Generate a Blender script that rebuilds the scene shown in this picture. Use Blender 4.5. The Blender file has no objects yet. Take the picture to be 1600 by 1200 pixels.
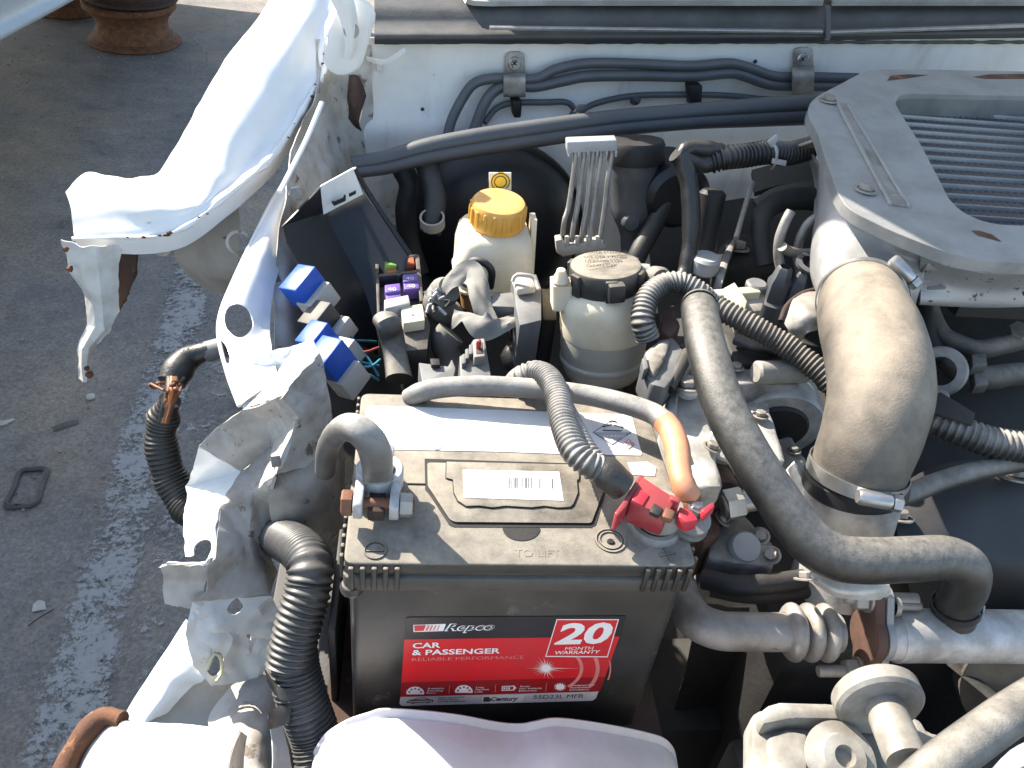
import bpy, bmesh, math, random
import numpy as np
from mathutils import Vector, Matrix, noise as mnoise
random.seed(7)
scene = bpy.context.scene
COL = scene.collection
R = math.radians

# ------------------------------------------------------------------ camera
# origin = front-left corner of the battery lid, x along the battery, y to the windscreen, z up, metres
GROUND = -0.95
FPX = 1296.5
CAM = Vector((0.0385, -0.34415, 0.4148))
def rotm(a, b, c):
    return Matrix.Rotation(c, 3, 'Z') @ Matrix.Rotation(b, 3, 'Y') @ Matrix.Rotation(a, 3, 'X')
CR = rotm(R(52.2625), R(-5.8828), R(-4.342))
cd = bpy.data.cameras.new('camera'); cam = bpy.data.objects.new('camera', cd); COL.objects.link(cam)
cam.matrix_world = Matrix.Translation(CAM) @ CR.to_4x4()
cd.sensor_width = 36; cd.lens = 36*FPX/1600; cd.clip_start = 0.01; cd.clip_end = 500
scene.camera = cam

# ------------------------------------------------------------------ sky, sun, exposure
SUN_EL, SUN_AZ = R(37), math.atan2(-0.73, 0.68)          # azimuth measured from +y towards +x
to_sun = Vector((math.sin(SUN_AZ)*math.cos(SUN_EL), math.cos(SUN_AZ)*math.cos(SUN_EL), math.sin(SUN_EL)))
w = bpy.data.worlds.new('World'); scene.world = w; w.use_nodes = True
wn = w.node_tree.nodes; wl = w.node_tree.links
sky = wn.new('ShaderNodeTexSky'); sky.sky_type = 'NISHITA'; sky.sun_disc = False
sky.sun_elevation = SUN_EL; sky.sun_rotation = SUN_AZ % (2*math.pi)
wl.new(sky.outputs[0], wn['Background'].inputs[0]); wn['Background'].inputs[1].default_value = 0.15
sl = bpy.data.lights.new('sun', 'SUN'); sl.energy = 5.0; sl.angle = R(0.53); sl.color = (1.0, 0.95, 0.89)
so = bpy.data.objects.new('sun', sl); COL.objects.link(so)
so.rotation_euler = (-to_sun).to_track_quat('-Z', 'Y').to_euler(); so.location = to_sun*20
scene.view_settings.view_transform = 'Standard'; scene.view_settings.look = 'None'
scene.view_settings.gamma = 1; scene.view_settings.use_curve_mapping = False
scene.view_settings.exposure = 1.35
scene.view_settings.use_white_balance = True; scene.view_settings.white_balance_temperature = 7000; scene.view_settings.white_balance_tint = 8

# ------------------------------------------------------------------ pixel -> place
def ray(px, py):
    return CR @ Vector(((px-800)/FPX, -(py-600)/FPX, -1))
def p(px, py, z):
    d = ray(px, py); return CAM + d*((z-CAM.z)/d.z)
def q(px, py, y):
    d = ray(px, py); return CAM + d*((y-CAM.y)/d.y)
def onplane(px, py, o, n):
    d = ray(px, py); return CAM + d*((o-CAM).dot(n)/d.dot(n))
def pix(v):
    c = CR.transposed() @ (Vector(v)-CAM)
    return 800+FPX*c.x/-c.z, 600-FPX*c.y/-c.z
def pts(lst, default=None):
    out = []
    for t in lst:
        if isinstance(t, Vector): out.append(t)
        elif len(t) == 2: out.append(p(t[0], t[1], default))
        elif t[2] == 'y': out.append(q(t[0], t[1], t[3]))
        else: out.append(p(*t))
    return out

# ------------------------------------------------------------------ materials
def mat(name, base, rough=.5, metal=0, var=None, vs=40, vamt=.5, dust=0, dustcol=(.34,.29,.23), ds=35,
        bump=.15, bs=400, coat=0, sss=0, trans=0, spots=None, spotscale=60, spotth=.62, spec=.5, streak=0, alpha=1, voron=None):
    m = bpy.data.materials.new(name); m.use_nodes = True
    nt = m.node_tree; n = nt.nodes; L = nt.links; b = n['Principled BSDF']
    geo = n.new('ShaderNodeNewGeometry')
    def nz(scale, detail=5, rough_=.6, stretch=None):
        t = n.new('ShaderNodeTexNoise'); t.inputs['Scale'].default_value = scale
        t.inputs['Detail'].default_value = detail; t.inputs['Roughness'].default_value = rough_
        if stretch:
            mp = n.new('ShaderNodeMapping'); mp.inputs['Scale'].default_value = stretch
            L.new(geo.outputs['Position'], mp.inputs[0]); L.new(mp.outputs[0], t.inputs['Vector'])
        else: L.new(geo.outputs['Position'], t.inputs['Vector'])
        return t.outputs['Fac']
    def ramp(src, a, b_):
        r = n.new('ShaderNodeMapRange'); r.inputs[1].default_value = a; r.inputs[2].default_value = b_
        r.interpolation_type = 'SMOOTHSTEP'; L.new(src, r.inputs[0]); return r.outputs[0]
    def mul(a, b_):
        x = n.new('ShaderNodeMath'); x.operation = 'MULTIPLY'; L.new(a, x.inputs[0])
        if isinstance(b_, (int, float)): x.inputs[1].default_value = b_
        else: L.new(b_, x.inputs[1])
        return x.outputs[0]
    def mix(fac, c1, c2):
        x = n.new('ShaderNodeMix'); x.data_type = 'RGBA'
        if isinstance(fac, (int, float)): x.inputs[0].default_value = fac
        else: L.new(fac, x.inputs[0])
        for s, c in ((6, c1), (7, c2)):
            if isinstance(c, tuple): x.inputs[s].default_value = (*c, 1)
            else: L.new(c, x.inputs[s])
        return x.outputs[2]
    c = tuple(base)
    if var is None: var = tuple(v*.6 for v in base)
    c = mix(mul(ramp(nz(vs), .35, .7), vamt), c, tuple(var))
    if streak: c = mix(mul(ramp(nz(5, 5, .6, (5, 5, 1.2)), .52, .8), streak), c, (.16,.12,.10))
    rgh = None
    if spots:
        f = ramp(nz(spotscale, 6, .65), spotth, spotth+.06); c = mix(f, c, spots)
    if dust:
        sep = n.new('ShaderNodeSeparateXYZ'); L.new(geo.outputs['Normal'], sep.inputs[0])
        up = ramp(sep.outputs[2], 0.0, .92)  # dust on upward faces, range narrowed so sides are coloured as if shaded
        lo = n.new('ShaderNodeMapRange'); lo.inputs[1].default_value = .33; lo.inputs[2].default_value = .66; lo.inputs[3].default_value = .28; lo.inputs[4].default_value = 1.0; L.new(nz(ds, 8, .74), lo.inputs[0])
        f = mul(mul(up, lo.outputs[0]), dust*.92); c = mix(f, c, dustcol)
        rr = n.new('ShaderNodeMapRange'); L.new(f, rr.inputs[0]); rr.inputs[3].default_value = rough; rr.inputs[4].default_value = .95
        rgh = rr.outputs[0]
    L.new(c, b.inputs['Base Color']) if not isinstance(c, tuple) else None
    if rgh: L.new(rgh, b.inputs['Roughness'])
    else:
        rr = n.new('ShaderNodeMapRange'); L.new(nz(vs*1.7), rr.inputs[0])
        rr.inputs[3].default_value = max(.05, rough-.12); rr.inputs[4].default_value = min(1, rough+.15); L.new(rr.outputs[0], b.inputs['Roughness'])
    b.inputs['Metallic'].default_value = metal; b.inputs['Specular IOR Level'].default_value = spec
    b.inputs['Coat Weight'].default_value = coat; b.inputs['Coat Roughness'].default_value = .15
    if sss:
        b.inputs['Subsurface Weight'].default_value = sss; b.inputs['Subsurface Radius'].default_value = (.02,.015,.01); b.inputs['Subsurface Scale'].default_value = .6
    if trans: b.inputs['Transmission Weight'].default_value = trans
    if bump:
        bp = n.new('ShaderNodeBump'); bp.inputs['Strength'].default_value = bump; bp.inputs['Distance'].default_value = .001
        L.new(nz(bs, 4, .6), bp.inputs['Height']); L.new(bp.outputs[0], b.inputs['Normal'])
    return m

TAN = (.36,.31,.25)
M = {}
def mk(k, *a, **kw): M[k] = mat(k, *a, **kw)
mk('paint', (.80,.80,.79), .32, vamt=.25, var=(.66,.65,.63), vs=22, coat=.4, bump=.03, bs=60, spots=(.40,.30,.22), spotscale=34, spotth=.70)
mk('paint_bay', (.80,.79,.76), .45, vamt=.6, var=(.64,.62,.59), vs=12, bump=.06, bs=80, streak=.35, spots=(.30,.26,.22), spotscale=45, spotth=.68)
mk('paint_grime_shade', (.52,.495,.46), .6, vamt=.85, var=(.30,.255,.21), vs=24, bump=.2, bs=120, streak=.5, spots=(.17,.13,.10), spotscale=42, spotth=.60)  # dirty bay paint, also darkened to stand for shade on turned folds
mk('primer', (.42,.40,.37), .7, vamt=.6, var=(.28,.25,.22), vs=30, bump=.15, bs=150, spots=(.15,.09,.06), spotscale=70, spotth=.66)
mk('black_plastic', (.018,.018,.020), .48, vamt=.6, var=(.03,.03,.03), dust=.42, dustcol=TAN, ds=45, bump=.2, bs=900)
mk('lid_plastic', (.024,.023,.022), .5, vamt=.5, var=(.05,.046,.04), dust=.97, dustcol=(.37,.325,.26), ds=30, bump=.3, bs=1100)
mk('case_plastic', (.020,.020,.020), .36, spots=(.085,.078,.07), spotscale=30, spotth=.60, vamt=.9, var=(.055,.051,.047), vs=14, dust=.1, bump=.15, bs=900)
mk('deep_black', (.010,.010,.011), .6, dust=.06, vamt=.5)
mk('rubber', (.030,.029,.028), .46, vamt=.8, var=(.07,.066,.06), vs=30, dust=.75, dustcol=(.40,.37,.32), ds=45, bump=.35, bs=700)
mk('hose_rubber', (.020,.020,.020), .33, vamt=.8, var=(.042,.040,.037), vs=70, dust=.50, dustcol=(.44,.41,.36), ds=150, bump=.35, bs=900)
mk('skirt_dusty', (.075,.068,.060), .6, vamt=.8, var=(.035,.033,.03), vs=22, dust=.6, dustcol=(.30,.265,.215), bump=.2, bs=900)
mk('rubber_clean', (.020,.022,.025), .5, dust=.22, ds=30, bump=.2, bs=600)
mk('conduit', (.050,.049,.047), .42, var=(.025,.025,.025), vs=30, dust=.85, dustcol=(.46,.43,.39), ds=60, bump=.2, bs=900)
mk('conduit_dark', (.022,.023,.025), .40, var=(.012,.012,.013), vs=25, dust=.26, dustcol=(.42,.40,.37), ds=40, bump=.1)
mk('conduit_dusty', (.06,.055,.05), .7, dust=.9, dustcol=(.36,.32,.27), ds=30, bump=.3)
mk('elbow', (.135,.117,.098), .62, var=(.060,.055,.050), vs=34, vamt=.95, dust=.80, dustcol=(.43,.35,.265), ds=30, bump=.35, bs=600)
mk('alu', (.62,.615,.60), .45, metal=.4, var=(.26,.25,.23), vs=35, vamt=.8, dust=.35, dustcol=(.40,.37,.33), bump=.35, bs=350)
mk('alu_grime', (.34,.33,.32), .6, metal=.3, var=(.12,.11,.10), vs=28, vamt=.9, dust=.5, dustcol=(.40,.35,.29), bump=.5, bs=250)
mk('cooler', (.37,.37,.375), .46, metal=.35, var=(.22,.22,.215), vs=20, vamt=.75, dust=.4, dustcol=(.42,.41,.39), ds=26, bump=.2, bs=500, spots=(.12,.10,.09), spotscale=130, spotth=.69)
mk('cooler_spotty', (.42,.42,.43), .48, metal=.4, var=(.27,.27,.27), vs=16, vamt=.6, dust=.2, bump=.15, bs=500, spots=(.08,.07,.07), spotscale=120, spotth=.60)
mk('fin', (.10,.105,.12), .5, metal=.4, var=(.09,.09,.10), vs=60, dust=.2, bump=.1)
mk('tube_bar', (.34,.34,.35), .45, metal=.6, vamt=.4, dust=.3, bump=.1)
mk('steel', (.52,.52,.51), .38, metal=.85, var=(.34,.32,.30), vs=50, vamt=.6, bump=.1)
mk('steel_dull', (.40,.38,.36), .55, metal=.6, var=(.22,.19,.16), vs=40, vamt=.8, dust=.35, bump=.3, bs=400, spots=(.20,.11,.06), spotscale=55, spotth=.66)
mk('lead', (.50,.50,.51), .55, metal=.4, var=(.34,.34,.35), vs=90, vamt=.8, bump=.5, bs=500)
mk('copper', (.20,.095,.06), .6, metal=.4, var=(.20,.09,.05), vs=120, vamt=.8, bump=.3)
mk('rust', (.17,.070,.032), .85, var=(.07,.032,.02), vs=35, vamt=.9, bump=.6, bs=250, spots=(.28,.13,.06), spotscale=80, spotth=.6)
mk('rust_dark', (.065,.035,.025), .85, var=(.03,.02,.018), vs=35, vamt=.9, bump=.6, bs=250, spots=(.12,.06,.035), spotscale=70, spotth=.62)
mk('rust_plate', (.12,.062,.045), .75, var=(.07,.04,.03), vs=60, vamt=.8, bump=.4, bs=300)
mk('pipe_grey', (.085,.09,.10), .42, var=(.055,.06,.065), vs=30, dust=.12, bump=.05)
mk('cowl_black', (.030,.031,.034), .5, var=(.05,.05,.05), vs=12, vamt=.7, dust=.35, dustcol=(.25,.24,.23), ds=20, bump=.3, bs=300)
mk('seal', (.075,.08,.09), .5, var=(.05,.053,.06), vs=14, dust=.2, dustcol=(.2,.2,.2), bump=.15)
mk('milky', (.78,.70,.54), .42, var=(.62,.51,.34), vs=20, vamt=.7, sss=.35, bump=.08, dust=.2, spots=(.42,.33,.22), spotscale=70, spotth=.68)
mk('milky_clean', (.80,.75,.75), .38, var=(.62,.55,.54), vs=14, vamt=.7, sss=.3, bump=.25, bs=60, dust=.25, spots=(.45,.38,.34), spotscale=50, spotth=.69)
mk('fluid', (.42,.22,.10), .4, var=(.33,.16,.07), vs=12, sss=.2, bump=0)
mk('ps_shade', (.38,.38,.34), .45, var=(.29,.28,.24), vs=12, sss=.15, bump=0)  # greyer tank colour with the shade of the lower body put in
mk('yellow', (.74,.38,.07), .42, var=(.62,.30,.05), vs=40, vamt=.5, sss=.1, dust=.35, dustcol=(.75,.6,.4), bump=.1)
mk('yellow_tag', (.85,.60,.06), .5, vamt=.1, bump=0)
mk('pale_tag', (.85,.80,.66), .5, vamt=.1, bump=0)
mk('blue', (.004,.085,.46), .35, var=(.004,.06,.34), vs=40, vamt=.4, bump=.05)
mk('white_plastic', (.42,.40,.37), .5, var=(.46,.43,.38), vs=40, dust=.25, bump=.1)
mk('cream', (.78,.70,.48), .45, vamt=.3, bump=.05)
mk('grey_plastic', (.12,.125,.13), .45, var=(.08,.08,.085), vs=50, dust=.35, dustcol=(.42,.4,.36), bump=.1)
mk('light_grey_plastic', (.40,.40,.41), .45, var=(.30,.30,.30), vs=50, dust=.2, bump=.1)
mk('violet', (.17,.10,.36), .4, vamt=.3, bump=0)
mk('green', (.20,.36,.06), .4, vamt=.3, bump=0)
mk('orange', (.50,.13,.06), .45, vamt=.4, bump=0)
mk('cloth', (.17,.165,.155), .9, var=(.11,.105,.10), vs=60, dust=.7, dustcol=(.36,.34,.30), ds=30, bump=.5, bs=1500)
mk('red_clear', (.30,.035,.045), .25, var=(.30,.03,.04), vs=60, sss=.1, bump=.05, dust=.12)
mk('red', (.50,.03,.05), .4, vamt=.4, bump=.1)
mk('heatshrink', (.58,.24,.12), .5, var=(.46,.15,.07), vs=30, vamt=.7, dust=.35, dustcol=(.6,.42,.3), bump=.15)
mk('wire_blue', (.05,.26,.36), .4, bump=0); mk('wire_teal', (.03,.15,.18), .4, bump=0); mk('wire_red', (.40,.08,.07), .4, bump=0); mk('wire_orange', (.55,.18,.05), .45, bump=0)
mk('cable_dusty', (.13,.125,.12), .5, var=(.07,.068,.065), vs=40, vamt=.8, dust=.8, dustcol=(.48,.46,.42), ds=70, bump=.3, bs=700)
mk('tape', (.016,.016,.017), .33, var=(.03,.03,.03), dust=.14, bump=.6, bs=250)
mk('engine_dark', (.024,.023,.023), .62, var=(.012,.012,.012), vs=18, vamt=.9, dust=.4, dustcol=(.075,.068,.058), ds=14, bump=.6, bs=180)
mk('cover_dark', (.022,.022,.024), .48, var=(.035,.035,.036), vs=9, vamt=.8, dust=.35, dustcol=(.12,.115,.11), ds=8, bump=.15, bs=200)
mk('cover_flat', (.010,.011,.014), .42, vamt=.5, dust=.05, dustcol=(.20,.20,.20), ds=14, bump=.15, bs=500)
mk('latch_paint', (.33,.315,.285), .6, var=(.17,.15,.125), vs=34, vamt=.95, bump=.25, bs=250, spots=(.30,.19,.10), spotscale=40, spotth=.66)
mk('fog_grey', (.40,.44,.46), .4, vamt=.2, coat=.3, bump=0)
mk('plug_cream', (.60,.57,.40), .5, vamt=.4, dust=.2)
def flat(k, c, r=.5): mk(k, c, r, vamt=.45, var=tuple(v*.72+.02 for v in c), vs=28, bump=.04, bs=200, spots=tuple(v*.55+.06 for v in c), spotscale=110, spotth=.70)
flat('l_white', (.82,.82,.82)); flat('l_red', (.66,.014,.020), .35); flat('l_darkred', (.30,.010,.014), .35); flat('l_black', (.012,.012,.013), .35)
flat('l_grey', (.56,.56,.58), .35); flat('l_midgrey', (.40,.40,.42), .35); flat('l_ink', (.05,.05,.055)); flat('l_pale', (.70,.70,.71)); flat('l_pinkred', (.72,.22,.20)); flat('l_lightgrey',(.62,.62,.62))
mk('label_dirty', (.78,.77,.75), .5, var=(.66,.63,.58), vs=30, vamt=.4, bump=0, dust=.18)

def asphalt():
    m = bpy.data.materials.new('asphalt'); m.use_nodes = True; nt = m.node_tree; n = nt.nodes; L = nt.links; b = n['Principled BSDF']
    g = n.new('ShaderNodeNewGeometry')
    def nz(s, d=6, r=.6):
        t = n.new('ShaderNodeTexNoise'); t.inputs['Scale'].default_value = s; t.inputs['Detail'].default_value = d; t.inputs['Roughness'].default_value = r
        L.new(g.outputs['Position'], t.inputs['Vector']); return t.outputs['Fac']
    def rmp(src, stops):
        r = n.new('ShaderNodeValToRGB'); cr = r.color_ramp
        while len(cr.elements) < len(stops): cr.elements.new(.5)
        for e, (pos, c) in zip(cr.elements, stops): e.position = pos; e.color = (*c, 1)
        L.new(src, r.inputs[0]); return r.outputs[0]
    big = rmp(nz(1.6, 5, .6), [(.3, (.160,.153,.148)), (.5, (.225,.207,.190)), (.68, (.30,.248,.195))])
    fine = rmp(nz(130, 5, .7), [(.3, (.55,.55,.56)), (.55, (1,1,1)), (.75, (1.45,1.4,1.35))])
    mid = rmp(nz(7, 8, .74), [(.30, (.48,.49,.52)), (.43, (.85,.86,.88)), (.55, (1,1,1)), (.7, (1.3,1.24,1.16))])
    def mult(a, c):
        x = n.new('ShaderNodeMix'); x.data_type = 'RGBA'; x.blend_type = 'MULTIPLY'; x.inputs[0].default_value = 1
        L.new(a, x.inputs[6]); L.new(c, x.inputs[7]); return x.outputs[2]
    L.new(mult(mult(big, fine), mid), b.inputs['Base Color']); b.inputs['Roughness'].default_value = .88
    bp = n.new('ShaderNodeBump'); bp.inputs['Strength'].default_value = .6; bp.inputs['Distance'].default_value = .006
    L.new(nz(160, 5, .7), bp.inputs['Height']); L.new(bp.outputs[0], b.inputs['Normal'])
    return m
M['asphalt'] = asphalt()

# ------------------------------------------------------------------ object helpers
def tag(o, label=None, cat=None, group=None, kind=None):
    if label: o['label'] = label
    if cat: o['category'] = cat
    if group: o['group'] = group
    if kind: o['kind'] = kind
    return o
def link(name, me, m=None, parent=None):
    o = bpy.data.objects.new(name, me); COL.objects.link(o)
    if m: me.materials.append(M[m] if isinstance(m, str) else m)
    if parent:
        o.parent = parent; o.matrix_parent_inverse = world_of(parent).inverted()
    return o
def world_of(o):
    mw = Matrix.LocRotScale(o.location, o.rotation_euler, o.scale)
    return world_of(o.parent) @ o.matrix_parent_inverse @ mw if o.parent else mw
def thing(name, label, cat, loc, group=None):
    o = bpy.data.objects.new(name, None); COL.objects.link(o); o.empty_display_size = .02; o.location = Vector(loc)
    return tag(o, label, cat, group)
def build(name, bm, m=None, parent=None, smooth=True, ang=38):
    me = bpy.data.meshes.new(name)
    bmesh.ops.recalc_face_normals(bm, faces=bm.faces)
    c = Vector((0,0,0))
    if bm.verts:
        lo = Vector([min(v.co[i] for v in bm.verts) for i in range(3)]); hi = Vector([max(v.co[i] for v in bm.verts) for i in range(3)])
        c = (lo+hi)/2; bmesh.ops.translate(bm, verts=bm.verts, vec=-c)
    bm.to_mesh(me); bm.free()
    if smooth:
        me.polygons.foreach_set('use_smooth', [True]*len(me.polygons)); me.set_sharp_from_angle(angle=R(ang))
    o = link(name, me, m, None); o.location = c
    if parent:
        o.parent = parent; o.matrix_parent_inverse = world_of(parent).inverted()
    return o
def frame(n, hint=Vector((0,0,1))):
    n = n.normalized(); u = n.cross(hint)
    if u.length < 1e-4: u = n.cross(Vector((1,0,0)))
    u.normalize(); return u, u.cross(n).normalized(), n
def catmull(P_, n):
    P_ = [Vector(v) for v in P_]; out = []
    for i in range(len(P_)-1):
        a = P_[i-1] if i else P_[0]*2-P_[1]; b, c = P_[i], P_[i+1]; d = P_[i+2] if i+2 < len(P_) else P_[-1]*2-P_[-2]
        for k in range(n):
            t = k/n
            out.append(.5*((2*b)+(c-a)*t+(2*a-5*b+4*c-d)*t*t+(3*b-a-3*c+d)*t**3))
    out.append(P_[-1]); return out
def resample(path, n):
    L_ = [0]
    for a, b in zip(path, path[1:]): L_.append(L_[-1]+(b-a).length)
    tot = L_[-1]; out = []; ts = []; j = 0
    for k in range(n):
        s = tot*k/(n-1)
        while j < len(L_)-2 and L_[j+1] < s: j += 1
        f = (s-L_[j])/max(1e-9, L_[j+1]-L_[j]); out.append(path[j].lerp(path[j+1], min(1, max(0, f))))
    return out, tot
def tube_bm(ctrl, r, seg=16, pitch=0, depth=.16, step=.004, cap=True, bm=None, jitter=0, squash=1, hollow=False):
    """tube through control points; r a number or a list along the path; pitch>0 gives ribs; hollow leaves the ends open with a wall"""
    bm = bm or bmesh.new()
    path = catmull(ctrl, 24); n0, tot = resample(path, 8)
    n = max(6, int(tot/(pitch/6 if pitch else step)))
    path, tot = resample(path, n)
    rl = r if isinstance(r, (list, tuple)) else [r, r]
    def rad(t):
        x = t*(len(rl)-1); i = min(int(x), len(rl)-2); return rl[i]+(rl[i+1]-rl[i])*(x-i)
    T = (path[1]-path[0]).normalized(); u, v, _ = frame(T); rings = []
    for i, c in enumerate(path):
        t2 = (path[min(i+1, n-1)]-path[max(i-1, 0)]).normalized()
        ax = T.cross(t2)
        if ax.length > 1e-7:
            rt = Matrix.Rotation(T.angle(t2), 3, ax); u = rt @ u; v = rt @ v
        T = t2; rr = rad(i/(n-1))
        if pitch:
            ph = (i % 6); rr *= (1, 1, 1-.5*depth, 1-depth, 1-depth, 1-.5*depth)[ph]
        if jitter: rr *= 1+jitter*mnoise.noise(c*60)
        rings.append([bm.verts.new(c+u*(rr*math.cos(a))+v*(rr*squash*math.sin(a))) for a in [2*math.pi*k/seg for k in range(seg)]])
    for a, b in zip(rings, rings[1:]):
        for k in range(seg): bm.faces.new((a[k], a[(k+1) % seg], b[(k+1) % seg], b[k]))
    if cap:
        for rg, c in ((rings[0], path[0]), (rings[-1], path[-1])):
            bm.faces.new(rg)
    return bm
def tube(name, ctrl, r, m, parent=None, **k):
    ang = k.pop('ang', 50); return build(name, tube_bm(ctrl, r, **k), m, parent, ang=ang)
def lathe_bm(prof, base, axis, seg=40, bm=None, cap=True, squash=1, hint=Vector((0,0,1))):
    bm = bm or bmesh.new(); u, v, n = frame(Vector(axis), hint); base = Vector(base); rings = []
    for r_, h in prof:
        rings.append([bm.verts.new(base+n*h+u*(r_*math.cos(2*math.pi*k/seg))+v*(r_*squash*math.sin(2*math.pi*k/seg))) for k in range(seg)])
    for a, b in zip(rings, rings[1:]):
        for k in range(seg): bm.faces.new((a[k], a[(k+1) % seg], b[(k+1) % seg], b[k]))
    if cap:
        for rg in (rings[0], rings[-1]):
            try: bm.faces.new(rg)
            except ValueError: pass
    return bm
def lathe(name, prof, base, axis, m, parent=None, **k):
    ang = k.pop('ang', 38); return build(name, lathe_bm(prof, base, axis, **k), m, parent, ang=ang)
def prism_bm(poly, vec, bevel=.0015, seg=2, bm=None):
    bm2 = bmesh.new(); vec = Vector(vec)
    a = [bm2.verts.new(Vector(v)) for v in poly]; b = [bm2.verts.new(Vector(v)+vec) for v in poly]; n = len(a)
    bm2.faces.new(a); bm2.faces.new(b[::-1])
    for k in range(n): bm2.faces.new((a[k], b[k], b[(k+1) % n], a[(k+1) % n]))
    bmesh.ops.recalc_face_normals(bm2, faces=bm2.faces)
    if bevel: bmesh.ops.bevel(bm2, geom=bm2.edges[:], offset=bevel, segments=seg, affect='EDGES', profile=.5, clamp_overlap=True)
    if bm is None: return bm2
    me = bpy.data.meshes.new('tmp'); bm2.to_mesh(me); bm2.free(); bm.from_mesh(me); bpy.data.meshes.remove(me); return bm
def prism(name, poly, vec, m, parent=None, bevel=.0015, seg=2, ang=38):
    return build(name, prism_bm(poly, vec, bevel, seg), m, parent, ang=ang)
def box_bm(c, size, rot=None, bevel=.0015, bm=None, seg=2):
    c = Vector(c); rot = rot or Matrix.Identity(3); sx, sy, sz = [s/2 for s in size]
    poly = [c+rot@Vector(v) for v in ((-sx,-sy,-sz), (sx,-sy,-sz), (sx,sy,-sz), (-sx,sy,-sz))]
    return prism_bm(poly, rot@Vector((0,0,2*sz)), bevel, seg, bm)
def box(name, c, size, m, parent=None, rot=None, bevel=.0015, seg=2):
    return build(name, box_bm(c, size, rot, bevel, seg=seg), m, parent)
def rz(a): return Matrix.Rotation(R(a), 3, 'Z')
def eul(x, y, z): return rotm(R(x), R(y), R(z))
def roundpoly(poly, r, n=4):
    out = []; N = len(poly)
    for i in range(N):
        a, b, c = poly[i-1], poly[i], poly[(i+1) % N]
        d1 = (a-b); d2 = (c-b); rr = min(r, d1.length*.45, d2.length*.45); s = b+d1.normalized()*rr; e = b+d2.normalized()*rr
        for k in range(n+1):
            t = k/n; out.append(s*(1-t)**2+b*2*t*(1-t)+e*t*t)
    return out
def thicken(bm, t):
    """second skin offset along the vertex normals, closed round the rim"""
    bmesh.ops.delete(bm, geom=[v for v in bm.verts if not v.link_faces], context='VERTS'); bm.normal_update()
    vs = bm.verts[:]; fs = bm.faces[:]; rim = [(e.verts[0], e.verts[1]) for e in bm.edges if e.is_boundary]
    tw = {v: bm.verts.new(v.co-v.normal*t) for v in vs}
    for f in fs: bm.faces.new([tw[v] for v in reversed(f.verts)])
    for a, b in rim: bm.faces.new((a, b, tw[b], tw[a]))
def sheet_bm(rows, k=6, thick=.001, rough=.0, rs=25, holes=(), ragged=0, sharp=False, seed=0):
    """sheet metal from a grid of control points; holes = [(px,py,rx,ry,rot)] seen where the panel is cut, ragged = torn rim"""
    g = [[Vector(v) for v in r_] for r_ in rows]
    if sharp:
        def interp(l):
            o = []
            for a, b in zip(l, l[1:]): o += [a.lerp(b, t/k) for t in range(k)]
            return o+[l[-1]]
    else: interp = lambda l: catmull(l, k)
    g = [interp(r_) for r_ in g]; cols = [interp([r_[j] for r_ in g]) for j in range(len(g[0]))]
    nu, nv = len(cols[0]), len(cols); bm = bmesh.new()
    V = [[bm.verts.new(cols[j][i]) for j in range(nv)] for i in range(nu)]
    off = Vector((seed*3.1, seed*1.7, 0))
    for i in range(nu-1):
        for j in range(nv-1): bm.faces.new((V[i][j], V[i][j+1], V[i+1][j+1], V[i+1][j]))
    finish_sheet(bm, thick, rough, rs, holes, ragged, off)
    return bm
def finish_sheet(bm, thick, rough, rs, holes, ragged, off=Vector((0,0,0))):
    bmesh.ops.recalc_face_normals(bm, faces=bm.faces); bm.normal_update()
    if rough:
        for v in bm.verts:
            n1 = mnoise.noise(v.co*rs+off); n2 = abs(mnoise.noise(v.co*rs*2.3+off*2)); n3 = mnoise.noise(v.co*rs*5+off)
            v.co += v.normal*rough*(n1*.9+(.45-n2)*.7+n3*.2)
    dead = []
    if holes:
        for f in bm.faces:
            x, y = pix(f.calc_center_median())
            for (hx, hy, rx, ry, *rot) in holes:
                a = R(rot[0]) if rot else 0; dx, dy = x-hx, y-hy
                ex, ey = dx*math.cos(a)+dy*math.sin(a), -dx*math.sin(a)+dy*math.cos(a)
                if (ex/rx)**2+(ey/ry)**2 < 1: dead.append(f); break
    if ragged:
        for v in bm.verts:
            if v.is_boundary:
                v.co += Vector((mnoise.noise(v.co*90+off), mnoise.noise(v.co*90+Vector((5,0,0))), mnoise.noise(v.co*90+Vector((0,9,0)))))*ragged
    if dead: bmesh.ops.delete(bm, geom=dead, context='FACES')
    if holes:                                                # round off the stepped rim
        for _ in range(3):
            rim = [v for v in bm.verts if v.is_boundary]
            new = {}
            for v in rim:
                nb = [e.other_vert(v).co for e in v.link_edges if e.is_boundary]
                x, y = pix(v.co)
                if len(nb) == 2 and any(((x-h[0])/(h[2]*1.5))**2+((y-h[1])/(h[3]*1.5))**2 < 1 for h in holes): new[v] = v.co*.4+(nb[0]+nb[1])*.3
            for v, c in new.items(): v.co = c
    if thick: thicken(bm, thick)
def sheet(name, rows, m, parent=None, **k):
    ang = k.pop('ang', 40); return build(name, sheet_bm(rows, **k), m, parent, ang=ang)
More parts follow.
